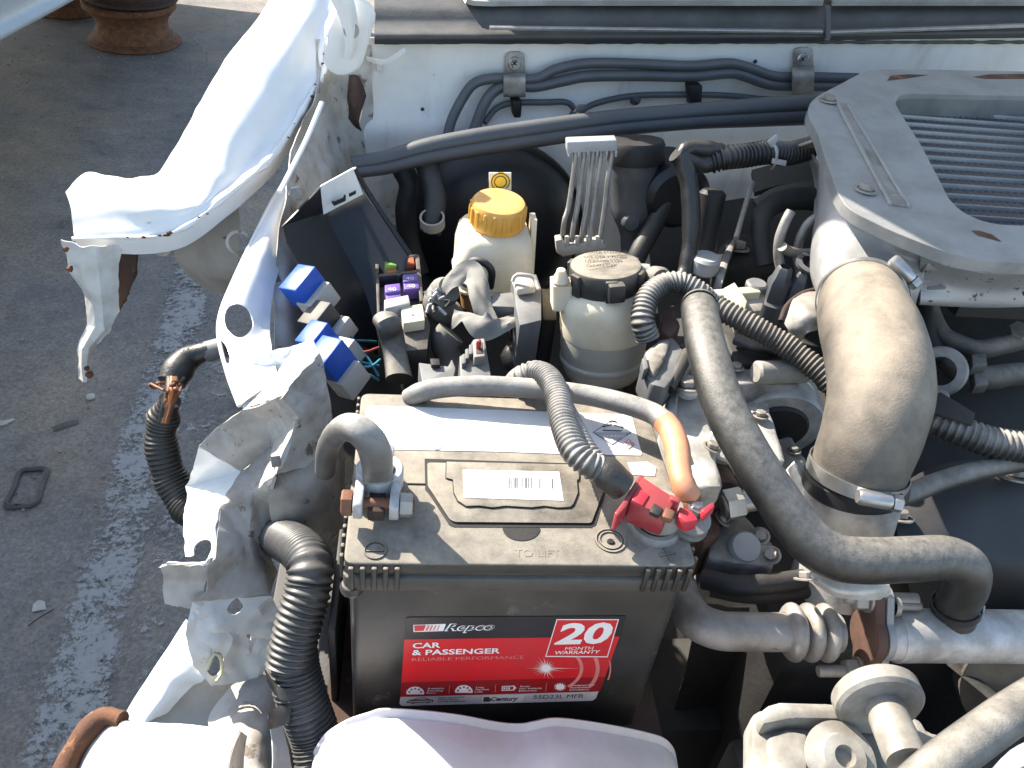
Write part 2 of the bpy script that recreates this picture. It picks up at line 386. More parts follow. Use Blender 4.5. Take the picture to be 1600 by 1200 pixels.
def facets(name, P_, faces, m, parent=None, cuts=5, thick=.0012, rough=.003, rs=28, holes=(), ragged=.0012, smooth=.0, seed=0, ang=30):
    bm = bmesh.new(); vs = [bm.verts.new(v) for v in P_]
    for f in faces: bm.faces.new([vs[i] for i in f])
    bmesh.ops.delete(bm, geom=[v for v in bm.verts if not v.link_faces], context='VERTS')
    bmesh.ops.triangulate(bm, faces=bm.faces[:])
    bmesh.ops.subdivide_edges(bm, edges=bm.edges[:], cuts=cuts, use_grid_fill=True, smooth=smooth)
    for _ in range(2):
        bmesh.ops.smooth_vert(bm, verts=[v for v in bm.verts if not v.is_boundary], factor=.35, use_axis_x=True, use_axis_y=True, use_axis_z=True)
    finish_sheet(bm, thick, rough, rs, holes, ragged, Vector((seed*3.7, seed, 0)))
    return build(name, bm, m, parent, ang=ang)
def text(name, s, o, u, v, size, m, parent, bold=0, shear=0, sx=1, align='LEFT', lift=.0):
    cu = bpy.data.curves.new('t', 'FONT'); cu.body = s; cu.size = 1; cu.offset = bold; cu.shear = shear; cu.align_x = align; cu.fill_mode = 'BOTH'; cu.resolution_u = 3
    ob = bpy.data.objects.new('t', cu); me = bpy.data.meshes.new_from_object(ob); bpy.data.objects.remove(ob); bpy.data.curves.remove(cu)
    u = Vector(u).normalized(); v = Vector(v).normalized(); nrm = u.cross(v)
    mw = Matrix.Identity(4)
    for i in range(3): mw[i][0] = u[i]*size*sx; mw[i][1] = v[i]*size; mw[i][2] = nrm[i]*size; mw[i][3] = (Vector(o)+nrm*lift)[i]
    me.transform(mw); bm = bmesh.new(); bm.from_mesh(me); bpy.data.meshes.remove(me)
    return build(name, bm, m, parent, smooth=False)
def poly_flat(name, P_, m, parent=None):
    bm = bmesh.new(); bm.faces.new([bm.verts.new(v) for v in P_]); return build(name, bm, m, parent, smooth=False)
def copy_tree(o, parent=None, delta=Matrix.Identity(4)):
    c = o.copy(); COL.objects.link(c); c.parent = parent
    for ch in list(o.children): copy_tree(ch, c)
    return c
def hexbolt_mesh():
    bm = lathe_bm([(.0, 0), (.011, 0), (.011, .0012), (.0085, .0018)], (0,0,0), (0,0,1), seg=20, cap=False)
    prism_bm([Vector((.0072*math.cos(a*math.pi/3), .0072*math.sin(a*math.pi/3), .0015)) for a in range(6)], (0,0,.0055), .0006, 1, bm)
    lathe_bm([(.0, .0072), (.0042, .0072), (.0048, .006)], (0,0,0), (0,0,1), seg=14, bm=bm, cap=False)
    me = bpy.data.meshes.new('bolt'); bm.to_mesh(me); bm.free()
    me.polygons.foreach_set('use_smooth', [True]*len(me.polygons)); me.set_sharp_from_angle(angle=R(30)); me.materials.append(M['steel_dull']); return me
BOLT = hexbolt_mesh()
def bolt(parent, loc, n=(0,0,1), s=1, spin=0, name='bolt'):
    o = bpy.data.objects.new(name, BOLT); COL.objects.link(o)
    u, v, n = frame(Vector(n)); mw = Matrix((u, v, n)).transposed() @ Matrix.Rotation(R(spin), 3, 'Z')
    o.location = loc; o.rotation_euler = mw.to_euler(); o.scale = (s, s, s)
    o.parent = parent; o.matrix_parent_inverse = world_of(parent).inverted(); return o
UP = Vector((0,0,1))
# ================================================================== SETTING
bm = bmesh.new(); S = 60
bm.faces.new([bm.verts.new(v) for v in ((-S,-S,GROUND), (S,-S,GROUND), (S,S,GROUND), (-S,S,GROUND))])
ground = tag(build('ground', bm, 'asphalt', smooth=False), kind='structure')
# worn white lines on the asphalt: broken flakes of paint, one sheet each, 4 mm proud
def worn_paint(keep, seed):
    m = bpy.data.materials.new('worn_paint'); m.use_nodes = True; nt = m.node_tree; n = nt.nodes; L = nt.links; b = n['Principled BSDF']
    g = n.new('ShaderNodeNewGeometry'); at = n.new('ShaderNodeAttribute'); at.attribute_name = 'across'
    def nz(s_, d=6, r_=.65):
        t = n.new('ShaderNodeTexNoise'); t.inputs['Scale'].default_value = s_; t.inputs['Detail'].default_value = d; t.inputs['Roughness'].default_value = r_
        L.new(g.outputs['Position'], t.inputs['Vector']); return t.outputs['Fac']
    def mth(op, a, b_):
        x = n.new('ShaderNodeMath'); x.operation = op
        for k, v in enumerate((a, b_)):
            if isinstance(v, (int, float)): x.inputs[k].default_value = v
            else: L.new(v, x.inputs[k])
        return x.outputs[0]
    f = mth('ADD', mth('MULTIPLY', nz(9+seed), .6), mth('MULTIPLY', nz(75, 7, .75), .7)); f = mth('ADD', f, mth('MULTIPLY', at.outputs['Fac'], .22))
    mr = n.new('ShaderNodeMapRange'); mr.inputs[1].default_value = .80-keep; mr.inputs[2].default_value = .90-keep; L.new(f, mr.inputs[0])
    b.inputs['Base Color'].default_value = (.44,.43,.42,1); b.inputs['Roughness'].default_value = .85
    cr_ = n.new('ShaderNodeMix'); cr_.data_type = 'RGBA'; L.new(nz(40, 6, .7), cr_.inputs[0]); cr_.inputs[6].default_value = (.22,.215,.21,1); cr_.inputs[7].default_value = (.40,.39,.375,1); L.new(cr_.outputs[2], b.inputs['Base Color'])
    tr = n.new('ShaderNodeBsdfTransparent'); mx = n.new('ShaderNodeMixShader'); L.new(mr.outputs[0], mx.inputs[0]); L.new(tr.outputs[0], mx.inputs[1]); L.new(b.outputs[0], mx.inputs[2])
    L.new(mx.outputs[0], n['Material Output'].inputs[0]); return m
def worn_line(a, b, wa, wb, keep, seed):
    side = (b-a).cross(UP).normalized(); bm = bmesh.new(); rows = []; N = 24
    for i in range(N+1):
        t = i/N; c = a.lerp(b, t)+side*.012*mnoise.noise(Vector((t*5, seed, 0))); wd = (wa+(wb-wa)*t)
        rows.append([bm.verts.new(c+side*wd*f+UP*.004) for f in (-.5,-.3,0,.3,.5)])
    for r0, r1 in zip(rows, rows[1:]):
        for k in range(4): bm.faces.new((r0[k], r0[k+1], r1[k+1], r1[k]))
    o = build('painted_line', bm, worn_paint(keep, seed), ground, smooth=False)
    at = o.data.attributes.new('across', 'FLOAT', 'POINT')
    at.data.foreach_set('value', [(0.,.8,1.,.8,0.)[i % 5] for i in range(len(o.data.vertices))])
    return o
worn_line(p(312,405,GROUND), p(75,1240,GROUND), .155, .15, .03, 1)
worn_line(p(345,560,GROUND), p(215,1080,GROUND), .12, .12, -.06, 2)
# gravel and crumbs
bm = bmesh.new(); rnd = random.Random(3)
for i in range(2600):
    x = rnd.uniform(-1.9, -.25); y = rnd.uniform(.25, 4.2); s = rnd.choice([.0012,.0015,.002,.003,.005])*rnd.uniform(.7,1.3)
    bmesh.ops.create_icosphere(bm, subdivisions=1, radius=s, matrix=Matrix.LocRotScale(Vector((x,y,GROUND+s*.4)), eul(rnd.uniform(0,90),rnd.uniform(0,90),rnd.uniform(0,360)), Vector((1,rnd.uniform(.6,1),rnd.uniform(.45,.8)))))
mk('stone', (.26,.25,.24), .9, var=(.14,.13,.12), vs=25)
tag(build('gravel', bm, 'stone'), 'loose crumbs of gravel scattered over the asphalt', 'gravel', kind='stuff')
# debris one can count
c = p(42,764,GROUND); u = (p(60,735,GROUND)-p(28,738,GROUND)).normalized(); v = Vector((-u.y,u.x,0))
ring = [c+u*x*.029+v*y*.052 for x,y in ((-1.05,-.95),(0,-1.08),(.9,-.95),(1,0),(1.1,.9),(.25,1.06),(-.72,.95),(-.85,0))]
bm = tube_bm([w_+UP*.006 for w_ in ring+[ring[0],ring[1]]], .0065, seg=10, cap=True, squash=.8)
tag(build('rubber_ring', bm, 'rubber_clean'), 'oblong grey rubber ring lying on the asphalt', 'rubber ring')
tag(sheet('plastic_scrap', [[p(-12,656,GROUND+.01),p(5,657,GROUND+.012),p(20,654,GROUND+.006)],[p(-12,665,GROUND+.004),p(6,664,GROUND+.006),p(24,655,GROUND+.003)]], 'white_plastic', thick=.001, k=3), 'thin curved pale scrap of plastic on the asphalt', 'scrap')
tag(sheet('dark_shard', [[p(80,668,GROUND+.005),p(100,660,GROUND+.009),p(122,655,GROUND+.006)],[p(84,674,GROUND+.004),p(103,667,GROUND+.005),p(124,661,GROUND+.004)]], 'black_plastic', thick=.001, k=3), 'long dark plastic shard on the asphalt near the rubber ring', 'shard')
def stone(name, px, py, r_, m, label, sq=.6):
    bm = bmesh.new(); bmesh.ops.create_icosphere(bm, subdivisions=2, radius=r_)
    for w_ in bm.verts: w_.co *= 1+.3*mnoise.noise(w_.co*70+Vector((px,py,0))); w_.co.z *= sq
    bmesh.ops.translate(bm, verts=bm.verts, vec=p(px,py,GROUND)+UP*r_*sq*.8)
    tag(build(name, bm, m), label, 'stone', 'pale stones on the asphalt')
stone('pebble', 142, 622, .011, 'white_plastic', 'pale flat pebble below the tip of the torn wing flap')
stone('pebble', 34, 532, .006, 'stone', 'tiny grey pebble alone on the open asphalt'); stone('pebble', 258, 828, .009, 'stone', 'grey pebble lying between the two worn white lines')
tube_o = tube('twig', pts([(44,978,GROUND+.004),(62,965,GROUND+.006),(84,952,GROUND+.004)]), .0012, 'rust_dark', seg=6); tag(tube_o, 'thin bent twig lying beside the worn white line', 'twig')
tag(sheet('dry_leaf', [[p(52,945,GROUND+.003),p(60,938,GROUND+.008),p(70,940,GROUND+.004)],[p(50,956,GROUND+.002),p(60,954,GROUND+.005),p(72,952,GROUND+.002)]], 'white_plastic', k=3, thick=.0006), 'small pale curled leaf next to the twig', 'leaf')

# rusty rims under the neighbouring body
def rim(name, base, s, m, label):
    t = thing(name, label, 'wheel rim', base, 'rusty rims stacked under the grey vehicle')
    prof = [(.150,.0),(.205,.0),(.215,.008),(.215,.02),(.203,.026),(.188,.034),(.178,.06),(.165,.075),(.163,.10),(.172,.125),(.188,.145),(.200,.16),(.212,.168),(.214,.185),(.206,.192),(.150,.188)]
    lathe('rim_barrel', [(a*s,b*s) for a,b in prof], base, UP, m, t, seg=64)
    bm = lathe_bm([(.02*s,.10*s),(.08*s,.115*s),(.12*s,.10*s),(.165*s,.09*s)], base, UP, seg=48, cap=False); bmesh.ops.solidify(bm, geom=bm.faces[:], thickness=.004)
    build('rim_disc', bm, m, t)
    for k in range(5):
        a = k*2*math.pi/5; lathe('wheel_nut', [(.0,0),(.012*s,0),(.012*s,.018*s),(.008*s,.02*s),(0,.02*s)], base+Vector((math.cos(a)*.07*s, math.sin(a)*.07*s, .114*s)), UP, m, t, seg=6, cap=False)
    return t
wb = p(212,66,GROUND)
rim('wheel_rim', wb, 1.0, 'rust', 'rusty brown wheel rim lying flat on the asphalt, bottom of its stack')
rim('wheel_rim', wb+Vector((.012,.02,.193)), .97, 'rust_dark', 'dark rusty wheel rim, upper one of the stack')
db = p(112,42,GROUND)+Vector((-.1,.25,0))
lathe('brake_drum', [(.05,0),(.15,0),(.16,.01),(.16,.06),(.14,.075),(.09,.08),(.085,.12),(.04,.122)], db, UP, 'rust')
tag(bpy.data.objects['brake_drum'], 'orange rusty brake drum beside the stacked rims', 'brake drum')

# neighbouring vehicle standing on rims: flank along y
nv = thing('wrecked_vehicle', 'grey bodied vehicle propped up on rusty rims beside the wreck', 'vehicle', (-2.0,1.9,GROUND+.45))
e0 = p(0,70,-.45); e1 = p(125,0,-.45); dirn = (e1-e0); dirn.z = 0; dirn.normalize(); outn = Vector((dirn.y,-dirn.x,0))
prof = [(-.30,.00),(-.05,.00),(-.012,.003),(.0,.012),(.002,.024),(-.012,.034),(-.022,.05),(-.02,.09),(.0,.2),(.012,.36),(.0,.5),(-.03,.56),(-.06,.58)]
rows = []
for s in np.linspace(-2.6, 2.9, 32): rows.append([e0+dirn*float(s)+outn*a+UP*b for a,b in prof])
sheet('body_side', rows, 'fog_grey', nv, k=2, thick=.003)
upper = [(-.06,.58),(-.12,.72),(-.22,.90),(-.32,.99),(-.55,1.03),(-1.2,1.04),(-1.6,1.0)]
rows = [[e0+dirn*float(s)+outn*a+UP*b for a,b in upper] for s in np.linspace(-2.6,2.8,12)]
sheet('cab_roof', rows, 'fog_grey', nv, k=3, thick=.003)
box('floor_pan', e0+dirn*.35+outn*-.9+UP*.06, (1.5,5.0,.08), 'rust_dark', nv, rot=Matrix((outn,dirn,UP)).transposed(), bevel=.01)
box('far_side', e0+dirn*.35+outn*-1.62+UP*.5, (.06,5.0,.95), 'fog_grey', nv, rot=Matrix((outn,dirn,UP)).transposed(), bevel=.01)
for s_ in (-2.58, 2.88):
    prism('end_panel', [e0+dirn*s_+outn*-.06+UP*.02, e0+dirn*s_+outn*-1.58+UP*.02, e0+dirn*s_+outn*-1.58+UP*.56, e0+dirn*s_+outn*-.06+UP*.56], dirn*.01, 'fog_grey', nv, bevel=0)

# ================================================================== FIREWALL, COWL, BONNET
FWO = Vector((0,.765,0)); FWN = Vector((-.13,1,0)).normalized(); FWU = Vector((1,.13,0)).normalized()
def fw(px, py, off=0): return onplane(px, py, FWO-FWN*off, FWN)
fwt = thing('firewall', 'white painted firewall panel behind the engine bay', 'panel', FWO+Vector((.5,0,-.3)))
# lower edge tucked behind engine, slight swages and a forward lean at the top
rows = []
for (py, off, drop) in ((58,.012,0),(72,.004,0),(100,.0,0),(140,-.002,0),(175,.004,0),(200,.018,0),(235,.02,0),(300,.02,0)):
    rows.append([fw(px, py, off) for px in (560,660,760,880,1000,1120,1250,1400,1600,1750)])
last = rows[-1]
for dz in (.15,.35): rows.append([v-UP*dz for v in last])
sheet('panel', rows, 'paint_bay', fwt, k=4, thick=.0015, rough=.0012, rs=9)
tube('sealer_bead', [fw(px,66+(1 if px<700 else 0),.012) for px in (600,700,850,1000,1150,1290,1450,1620)], .0022, 'cowl_black', fwt, seg=8, jitter=.5)
# swage line and screw boss dents
for px,py in ((660,171),(1180,96)): lathe('grommet',[(0,0),(.003,0),(.0025,.0015),(0,.002)], fw(px,py,.003), -FWN, 'cowl_black', fwt, seg=14, cap=False)
# cowl: black rubber lip, black trim in two halves, pale upper edge
cw = thing('cowl_trim', 'black dusty cowl trim in two halves below the windscreen', 'trim', fw(1200,50,-.02))
def cowl_half(xs, yb, yt, name):
    rows = []
    for (f, off) in ((0,.014),(.08,.018),(.16,.016),(.3,.0),(.45,-.012),(.62,-.020),(.8,-.03),(1,-.05)):
        rows.append([fw(px, yb(px)+(yt(px)-yb(px))*f, off) for px in xs])
    return sheet(name, rows, 'cowl_black', cw, k=4, thick=.003, rough=.0008, rs=18)
cowl_half((585,680,800,950,1100,1200,1288), lambda x: 62+(1288-x)*.006, lambda x: 9-(1288-x)*.012, 'trim_panel')
cowl_half((1296,1350,1430,1520,1620,1720), lambda x: 60-(x-1296)*.012, lambda x: 10-(x-1296)*.01, 'trim_panel')
for xs, f in (((765,850,950,1050,1150,1286), lambda x: 46+(1286-x)*-.012+3), ((1296,1380,1480,1580,1680), lambda x: 50-(x-1296)*.036)):
    bm = bmesh.new(); a = []; 
    for px in xs: a.append([fw(px, f(px)-3, .016), fw(px, f(px), .024), fw(px, f(px)+4, .024)])
    sheet('edge_strip', a, 'steel', cw, k=3, thick=.0012)
prism('joint_clip', [fw(1288,8,.0),fw(1296,8,.0),fw(1296,60,.028),fw(1288,60,.028)], -FWN*.004, 'cowl_black', cw, bevel=.001)
rows = [[fw(px, y_, off) for px in (715,740,850,1000,1150,1285)] for (y_, off) in ((9,-.02),(2,-.035),(-20,-.075))]
rows[0][0] = fw(722,-4,-.03); rows[1][0] = fw(716,-10,-.04)
sheet('pale_upper_edge', rows, 'cooler', cw, k=3, thick=.006)
rows = [[fw(px, y_, off) for px in (1299,1400,1500,1600,1700)] for (y_, off) in ((9,-.02),(1,-.035),(-20,-.075))]
sheet('pale_upper_edge', rows, 'cooler', cw, k=3, thick=.006)
# raised bonnet above the frame, hinged at the cowl: this is what shades the rear of the bay
HOODO = fw(700,-50,-.10)+UP*.05; HL = .92; HA = R(58)
hd = thing('raised_bonnet', 'white bonnet held open above the engine bay', 'bonnet', HOODO)
def hp(s, t, k=0):                         # s along the car's width, t up the bonnet, k normal offset
    up_ = Vector((0,-math.cos(HA),math.sin(HA))); up_ = up_ + FWU*0
    nn = Vector((0,math.sin(HA),math.cos(HA)))
    return HOODO+FWU*s+up_*t+nn*(k+.03*math.sin(math.pi*min(1,max(0,t/HL)))) 
rows = [[hp(s, t*HL, .0) for s in (-.02,.05,.3,.7,1.1,1.36,1.42)] for t in (0,.05,.3,.6,.9,1)]
sheet('skin', rows, 'paint', hd, k=3, thick=.0012)
for s in (.06,.45,.9,1.33): tube('stiffener', [hp(s,.04,-.012),hp(s,.45,-.012),hp(s,.88,-.012)], .018, 'paint_bay', hd, seg=10, step=.05, squash=.5)
for t in (.06,.86): tube('stiffener', [hp(.06,t,-.012),hp(.7,t,-.012),hp(1.33,t,-.012)], .018, 'paint_bay', hd, seg=10, step=.05, squash=.5)
# windscreen behind the cowl, above the frame
ws = thing('windscreen', 'dark windscreen rising behind the cowl trim and raised bonnet', 'windscreen', fw(1000,-30,-.12))
wb0 = fw(640,-40,-.13)
def wsp(s_, t, k=0): return wb0+FWU*s_+Vector((0,.80,.60))*t+Vector((0,-.60,.80))*k+Vector((0,.10*(2*s_/1.35-1)**2,0))
mk('screen_glass', (.012,.014,.016), .08, vamt=.2, bump=0, dust=.25, dustcol=(.22,.21,.19))
sheet('glass', [[wsp(s_, t) for s_ in (.04,.35,.7,1.05,1.32)] for t in (0,.25,.5,.75)], 'screen_glass', ws, k=4, thick=.005)
for s_ in (.0,1.36): tube('pillar', [wsp(s_,-.03,.006),wsp(s_,.35,.006),wsp(s_,.78,.006)], .022, 'paint', ws, seg=14, step=.03)
tube('lower_seal', [wsp(s_,-.008,.006) for s_ in (.0,.35,.7,1.05,1.36)], .010, 'cowl_black', ws, seg=10, step=.02)
sheet('scuttle', [[wsp(s_,-.01,-.01)+Vector((0,0,-dz)) for s_ in (.0,.35,.7,1.05,1.36)] for dz in (0,.15,.45)], 'cowl_black', ws, k=3, thick=.003)
# bent hinge arm near the wing
hg = thing('white_bracket', 'white bent bracket with a rounded plate standing over the torn wing', 'bracket', fw(545,100,.05))
def cap(px0,py0,px1,py1,r_,off):
    a = Vector((px0,py0,0)); b = Vector((px1,py1,0)); d = (b-a).normalized(); n_ = Vector((-d.y,d.x,0)); o = []
    for k in range(9): t = math.pi*k/8; o.append(b+n_*(r_*math.cos(t))+d*(r_*math.sin(t)))
    for k in range(9): t = math.pi*k/8; o.append(a-n_*(r_*math.cos(t))-d*(r_*math.sin(t)))
    return [fw(v.x,v.y,off) for v in o]
prism('hinge_plate', cap(552,26,533,90,28,.10), FWN*.004+Vector((.006,0,0)), 'paint', hg, bevel=.0012)
sheet('hinge_arm', [[fw(507,-20,.11),fw(528,-20,.118),fw(545,-20,.11)],[fw(520,2,.112),fw(538,4,.12),fw(552,4,.112)],[fw(533,30,.112),fw(546,36,.118),fw(557,34,.110)],[fw(540,64,.11),fw(548,70,.113),fw(556,66,.108)],[fw(539,88,.106),fw(545,92,.107),fw(551,88,.106)]], 'paint', hg, k=4, thick=.002)
bolt(hg, fw(549,48,.115), -FWN, .8)
ln = thing('bent_tab', 'thin white bent metal tab on the firewall beside the hinge', 'tab', fw(600,95,.02))
sheet('strip', [[fw(573,88,.02),fw(588,92,.03),fw(603,93,.03),fw(618,84,.028),fw(631,74,.02)],[fw(574,94,.018),fw(590,99,.028),fw(604,99,.028),fw(622,89,.026),fw(634,80,.018)]], 'paint', ln, k=3, thick=.0012)
prism('foot', [fw(588,98,.012),fw(598,99,.012),fw(597,113,.008),fw(589,112,.008)], FWN*.008, 'paint_bay', ln, bevel=.001)

# ================================================================== WING (left fender) and crumpled apron
mk('paint_flap', (.66,.65,.62), .4, vamt=.7, var=(.42,.38,.32), vs=30, bump=.1, bs=90, streak=.4, spots=(.20,.11,.06), spotscale=50, spotth=.66)
wg = thing('crumpled_wing', 'torn white front wing bent outwards with its lower end hanging', 'car wing', p(240,300,-.25))
B_ = [(452,-60,.17),(425,-8,.135),(395,38,.115),(357,84,.095),(329,133,.07),(294,196,.04),(262,246,.015),(243,274,.0)]
D_ = [(505,-60,.16),(490,-5,.14),(470,50,.12),(440,110,.09),(408,160,.065),(380,205,.045),(352,245,.028),(332,285,.016)]
E_ = [(560,-60,.15),(548,-5,.13),(512,60,.11),(506,112,.09),(488,145,.075),(460,195,.05),(434,235,.03),(404,266,.012)]
F_ = [(565,-40,.12),(552,10,.105),(520,75,.085),(510,125,.066),(492,162,.050),(466,213,.026),(441,256,.006),(410,284,-.012)]
rows = []
for b,d,e,f in zip(B_,D_,E_,F_):
    pb, pd = p(*b), p(*d); pe = onplane(e[0], e[1], pd, Vector((.46,-.66,.52))); pf = pe+Vector((-.004,.006,-.026))
    outer = pb+Vector((-.012,.03,-.05)); low = pb+Vector((-.02,.05,-.13))
    rows.append([low, outer, pb, (pb+pd)/2+UP*.010, pd+UP*.004, (pd+pe)/2-UP*.004, pe, pf])
# front end turning outwards
for b,d,e,f in (((215,279,-.004),(312,312,.006),(350,310,.0),(352,331,-.022)),((190,280,-.006),(280,322,.0),(294,353,-.006),(298,366,-.03)),((160,275,-.008),(225,322,-.004),(245,369,-.012),(250,380,-.036)),((133,273,-.012),(170,318,-.012),(175,371,-.022),(172,388,-.045)),((104,303,-.022),(112,330,-.03),(116,373,-.036),(112,390,-.055))):
    pb, pd = p(*b), p(*d); pe = onplane(e[0], e[1], pd, Vector((.12,-.72,.60))); pf = pe+Vector((0,.004,-.022))
    rows.append([pb+Vector((-.01,.03,-.11)), pb+Vector((-.004,.016,-.045)), pb, (pb+pd)/2+UP*.006, pd, (pd+pe)/2, pe, pf])
WROWS = rows
sheet('wing_skin', rows, 'paint', wg, k=5, thick=.0012, rough=.0028, rs=16)
# ragged rusty flange edge lying along the inner rim
edge = [r_[6]+Vector((0,-.002,.001)) for r_ in WROWS[2:]]
tube('flange_rim', edge, [.0016,.003,.0035,.0035,.003,.0025,.002,.002], 'paint', wg, seg=8, jitter=.9)
FA_ = WROWS[-2][6]+Vector((0,-.004,-.006)); FN_ = Vector((.25,-.86,.10)).normalized()
fl = [[(98,372),(125,384),(150,386),(188,384)],[(110,426),(128,428),(155,430),(184,440)],[(133,464),(145,468),(160,478),(186,486)],[(138,508),(150,510),(162,514),(169,518)],[(122,546),(130,545),(138,543),(148,538)],[(123,570),(128,568),(134,566),(140,560)],[(124,592),(130,597),(136,597),(142,590)]]
bulge = [[-.012,0,.002,-.004],[-.014,0,.003,-.002],[-.014,-.001,.004,0],[-.008,.004,.005,.0],[-.012,.002,.002,-.004],[-.010,.002,.0,-.006],[-.010,.0,.0,-.006]]
rows = [[onplane(a,b,FA_+FN_*k_,FN_) for (a,b),k_ in zip(r_,kr)] for r_,kr in zip(fl,bulge)]
sheet('hanging_flap', rows, 'paint_flap', wg, k=6, thick=.0013, rough=.0016, rs=42, ragged=.0022, sharp=True, ang=14)
sheet('rusty_gusset', [[onplane(a,b,FA_+Vector((0,.012,-.004)),FN_) for a,b in r_] for r_ in ([(185,384),(202,386),(217,384)],[(185,430),(200,432),(213,428)],[(184,462),(197,460),(206,450)],[(187,488),(191,480),(195,474)])], 'rust_dark', wg, k=4, rough=.003, ragged=.003)
def lump(v, r_, sq=(1,1,1)):
    bm = bmesh.new(); bmesh.ops.create_icosphere(bm, subdivisions=2, radius=r_)
    for w_ in bm.verts: w_.co = Vector((w_.co.x*sq[0], w_.co.y*sq[1], w_.co.z*sq[2]))*(1+.5*mnoise.noise(w_.co*400+v*50))
    bmesh.ops.translate(bm, verts=bm.verts, vec=v); build('rust_lump', bm, 'rust', wg)
for (a,b),r_ in (((141,584),.0040),((136,574),.003),((110,418),.0035),((104,388),.003)): lump(onplane(a,b,FA_,FN_)+Vector((0,-.002,0)), r_)
rnd = random.Random(11); ep = catmull(edge, 8)
for k in range(26):
    v = ep[rnd.randrange(4, len(ep)-4)]; lump(v+Vector((rnd.uniform(-.002,.002),-.0012,rnd.uniform(-.001,.0022))), rnd.uniform(.0012,.0026), (1.5,1,.7))
for k in range(6):
    r_ = WROWS[-1]; v = r_[2].lerp(r_[4], .2+.13*k); lump(v+Vector((rnd.uniform(.004,.03),0,.0005)), rnd.uniform(.0012,.0022), (3.5,1,.3))
# liner seen under the wing
sheet('wheel_arch_liner', [pts(r_) for r_ in ([(300,362,-.06),(330,345,-.05),(372,320,-.04)],[(272,395,-.11),(320,385,-.09),(375,360,-.07)],[(285,420,-.14),(335,430,-.13),(372,420,-.11)],[(320,452,-.18),(350,458,-.18),(365,455,-.17)])], 'primer', wg, k=5, rough=.002)

ap = thing('inner_apron', 'dented off white inner apron between the wing and the firewall', 'panel', p(480,300,-.15))
rows = [[q(498,60,.70),q(525,60,.73),q(550,70,.75),q(580,70,.755)],
        [q(500,118,.66),q(522,118,.70),q(550,120,.74),q(582,130,.752)],
        [q(486,168,.62),q(508,170,.67),q(540,175,.71),q(582,190,.75)],
        [q(468,212,.58),q(498,215,.62),q(530,222,.68),q(578,235,.74)],
        [q(452,256,.53),q(484,262,.57),q(520,270,.63),q(570,280,.72)],
        [q(444,310,.49),q(470,325,.52),q(510,335,.58),q(560,340,.69)],
        [q(436,380,.45),q(462,400,.46),q(500,410,.52),q(560,400,.62)],
        [q(428,460,.40),q(455,480,.40),q(490,500,.45),q(540,500,.52)],
        [q(430,560,.33),q(460,580,.33),q(500,590,.36),q(540,590,.42)]]
sheet('apron_panel', rows, 'paint_grime_shade', ap, k=6, thick=.0014, rough=.007, rs=11, holes=[(556,168,11,34,-8),(464,303,5,6,0),(495,215,3,8,15),(418,428,7,9,0),(480,290,3,8,0),(470,336,3,7,20)])
sheet('torn_edge', [[q(546,118,.70),q(560,120,.70),q(572,150,.70)],[q(545,150,.69),q(552,165,.67),q(560,190,.68)],[q(545,185,.70),q(552,196,.69),q(565,205,.70)]], 'rust_dark', ap, k=4, thick=.002, rough=.003)
tube('apron_seam', [q(503,160,.60),q(480,215,.55),q(455,265,.50),q(437,300,.46)], .003, 'paint', ap, seg=8, squash=.6)
# upper strip with the oval hole
st = [[(470,252,.002),(476,262,.0),(482,276,-.012)],[(432,302,-.012),(443,316,-.014),(454,330,-.028)],[(395,374,-.026),(412,388,-.026),(440,404,-.042)],[(364,440,-.036),(386,452,-.034),(424,466,-.052)],[(345,488,-.044),(374,500,-.042),(420,512,-.060)],[(342,528,-.052),(366,545,-.048),(424,545,-.058)],[(356,585,-.060),(378,592,-.052),(428,566,-.05)],[(374,634,-.068),(390,622,-.058),(436,590,-.048)]]
sheet('upper_strip', [pts(r_) for r_ in st], 'paint', ap, k=8, thick=.0013, rough=.002, rs=18, holes=[(372,502,21,27,-15),(350,548,7,22,-22)])
tube('strip_rim', pts([(r_[0][0],r_[0][1],r_[0][2]) for r_ in st]), .0022, 'paint', ap, seg=8)
lathe('apron_bolt', [(0,0),(.008,0),(.008,.004),(.005,.006),(0,.006)], q(462,303,.475), Vector((.4,-.8,.4)), 'steel_dull', ap, seg=6, cap=False)
lathe('apron_bolt', [(0,0),(.007,0),(.007,.003),(0,.004)], q(415,428,.42), Vector((.5,-.7,.5)), 'steel_dull', ap, seg=16, cap=False)
for k_ in range(1):
    lathe('grommet_ring', [(.010,0),(.013,.002),(.010,.004)], q(372,378,.46), Vector((.3,-.9,.3)), 'paint_grime_shade', ap, seg=20, cap=False)

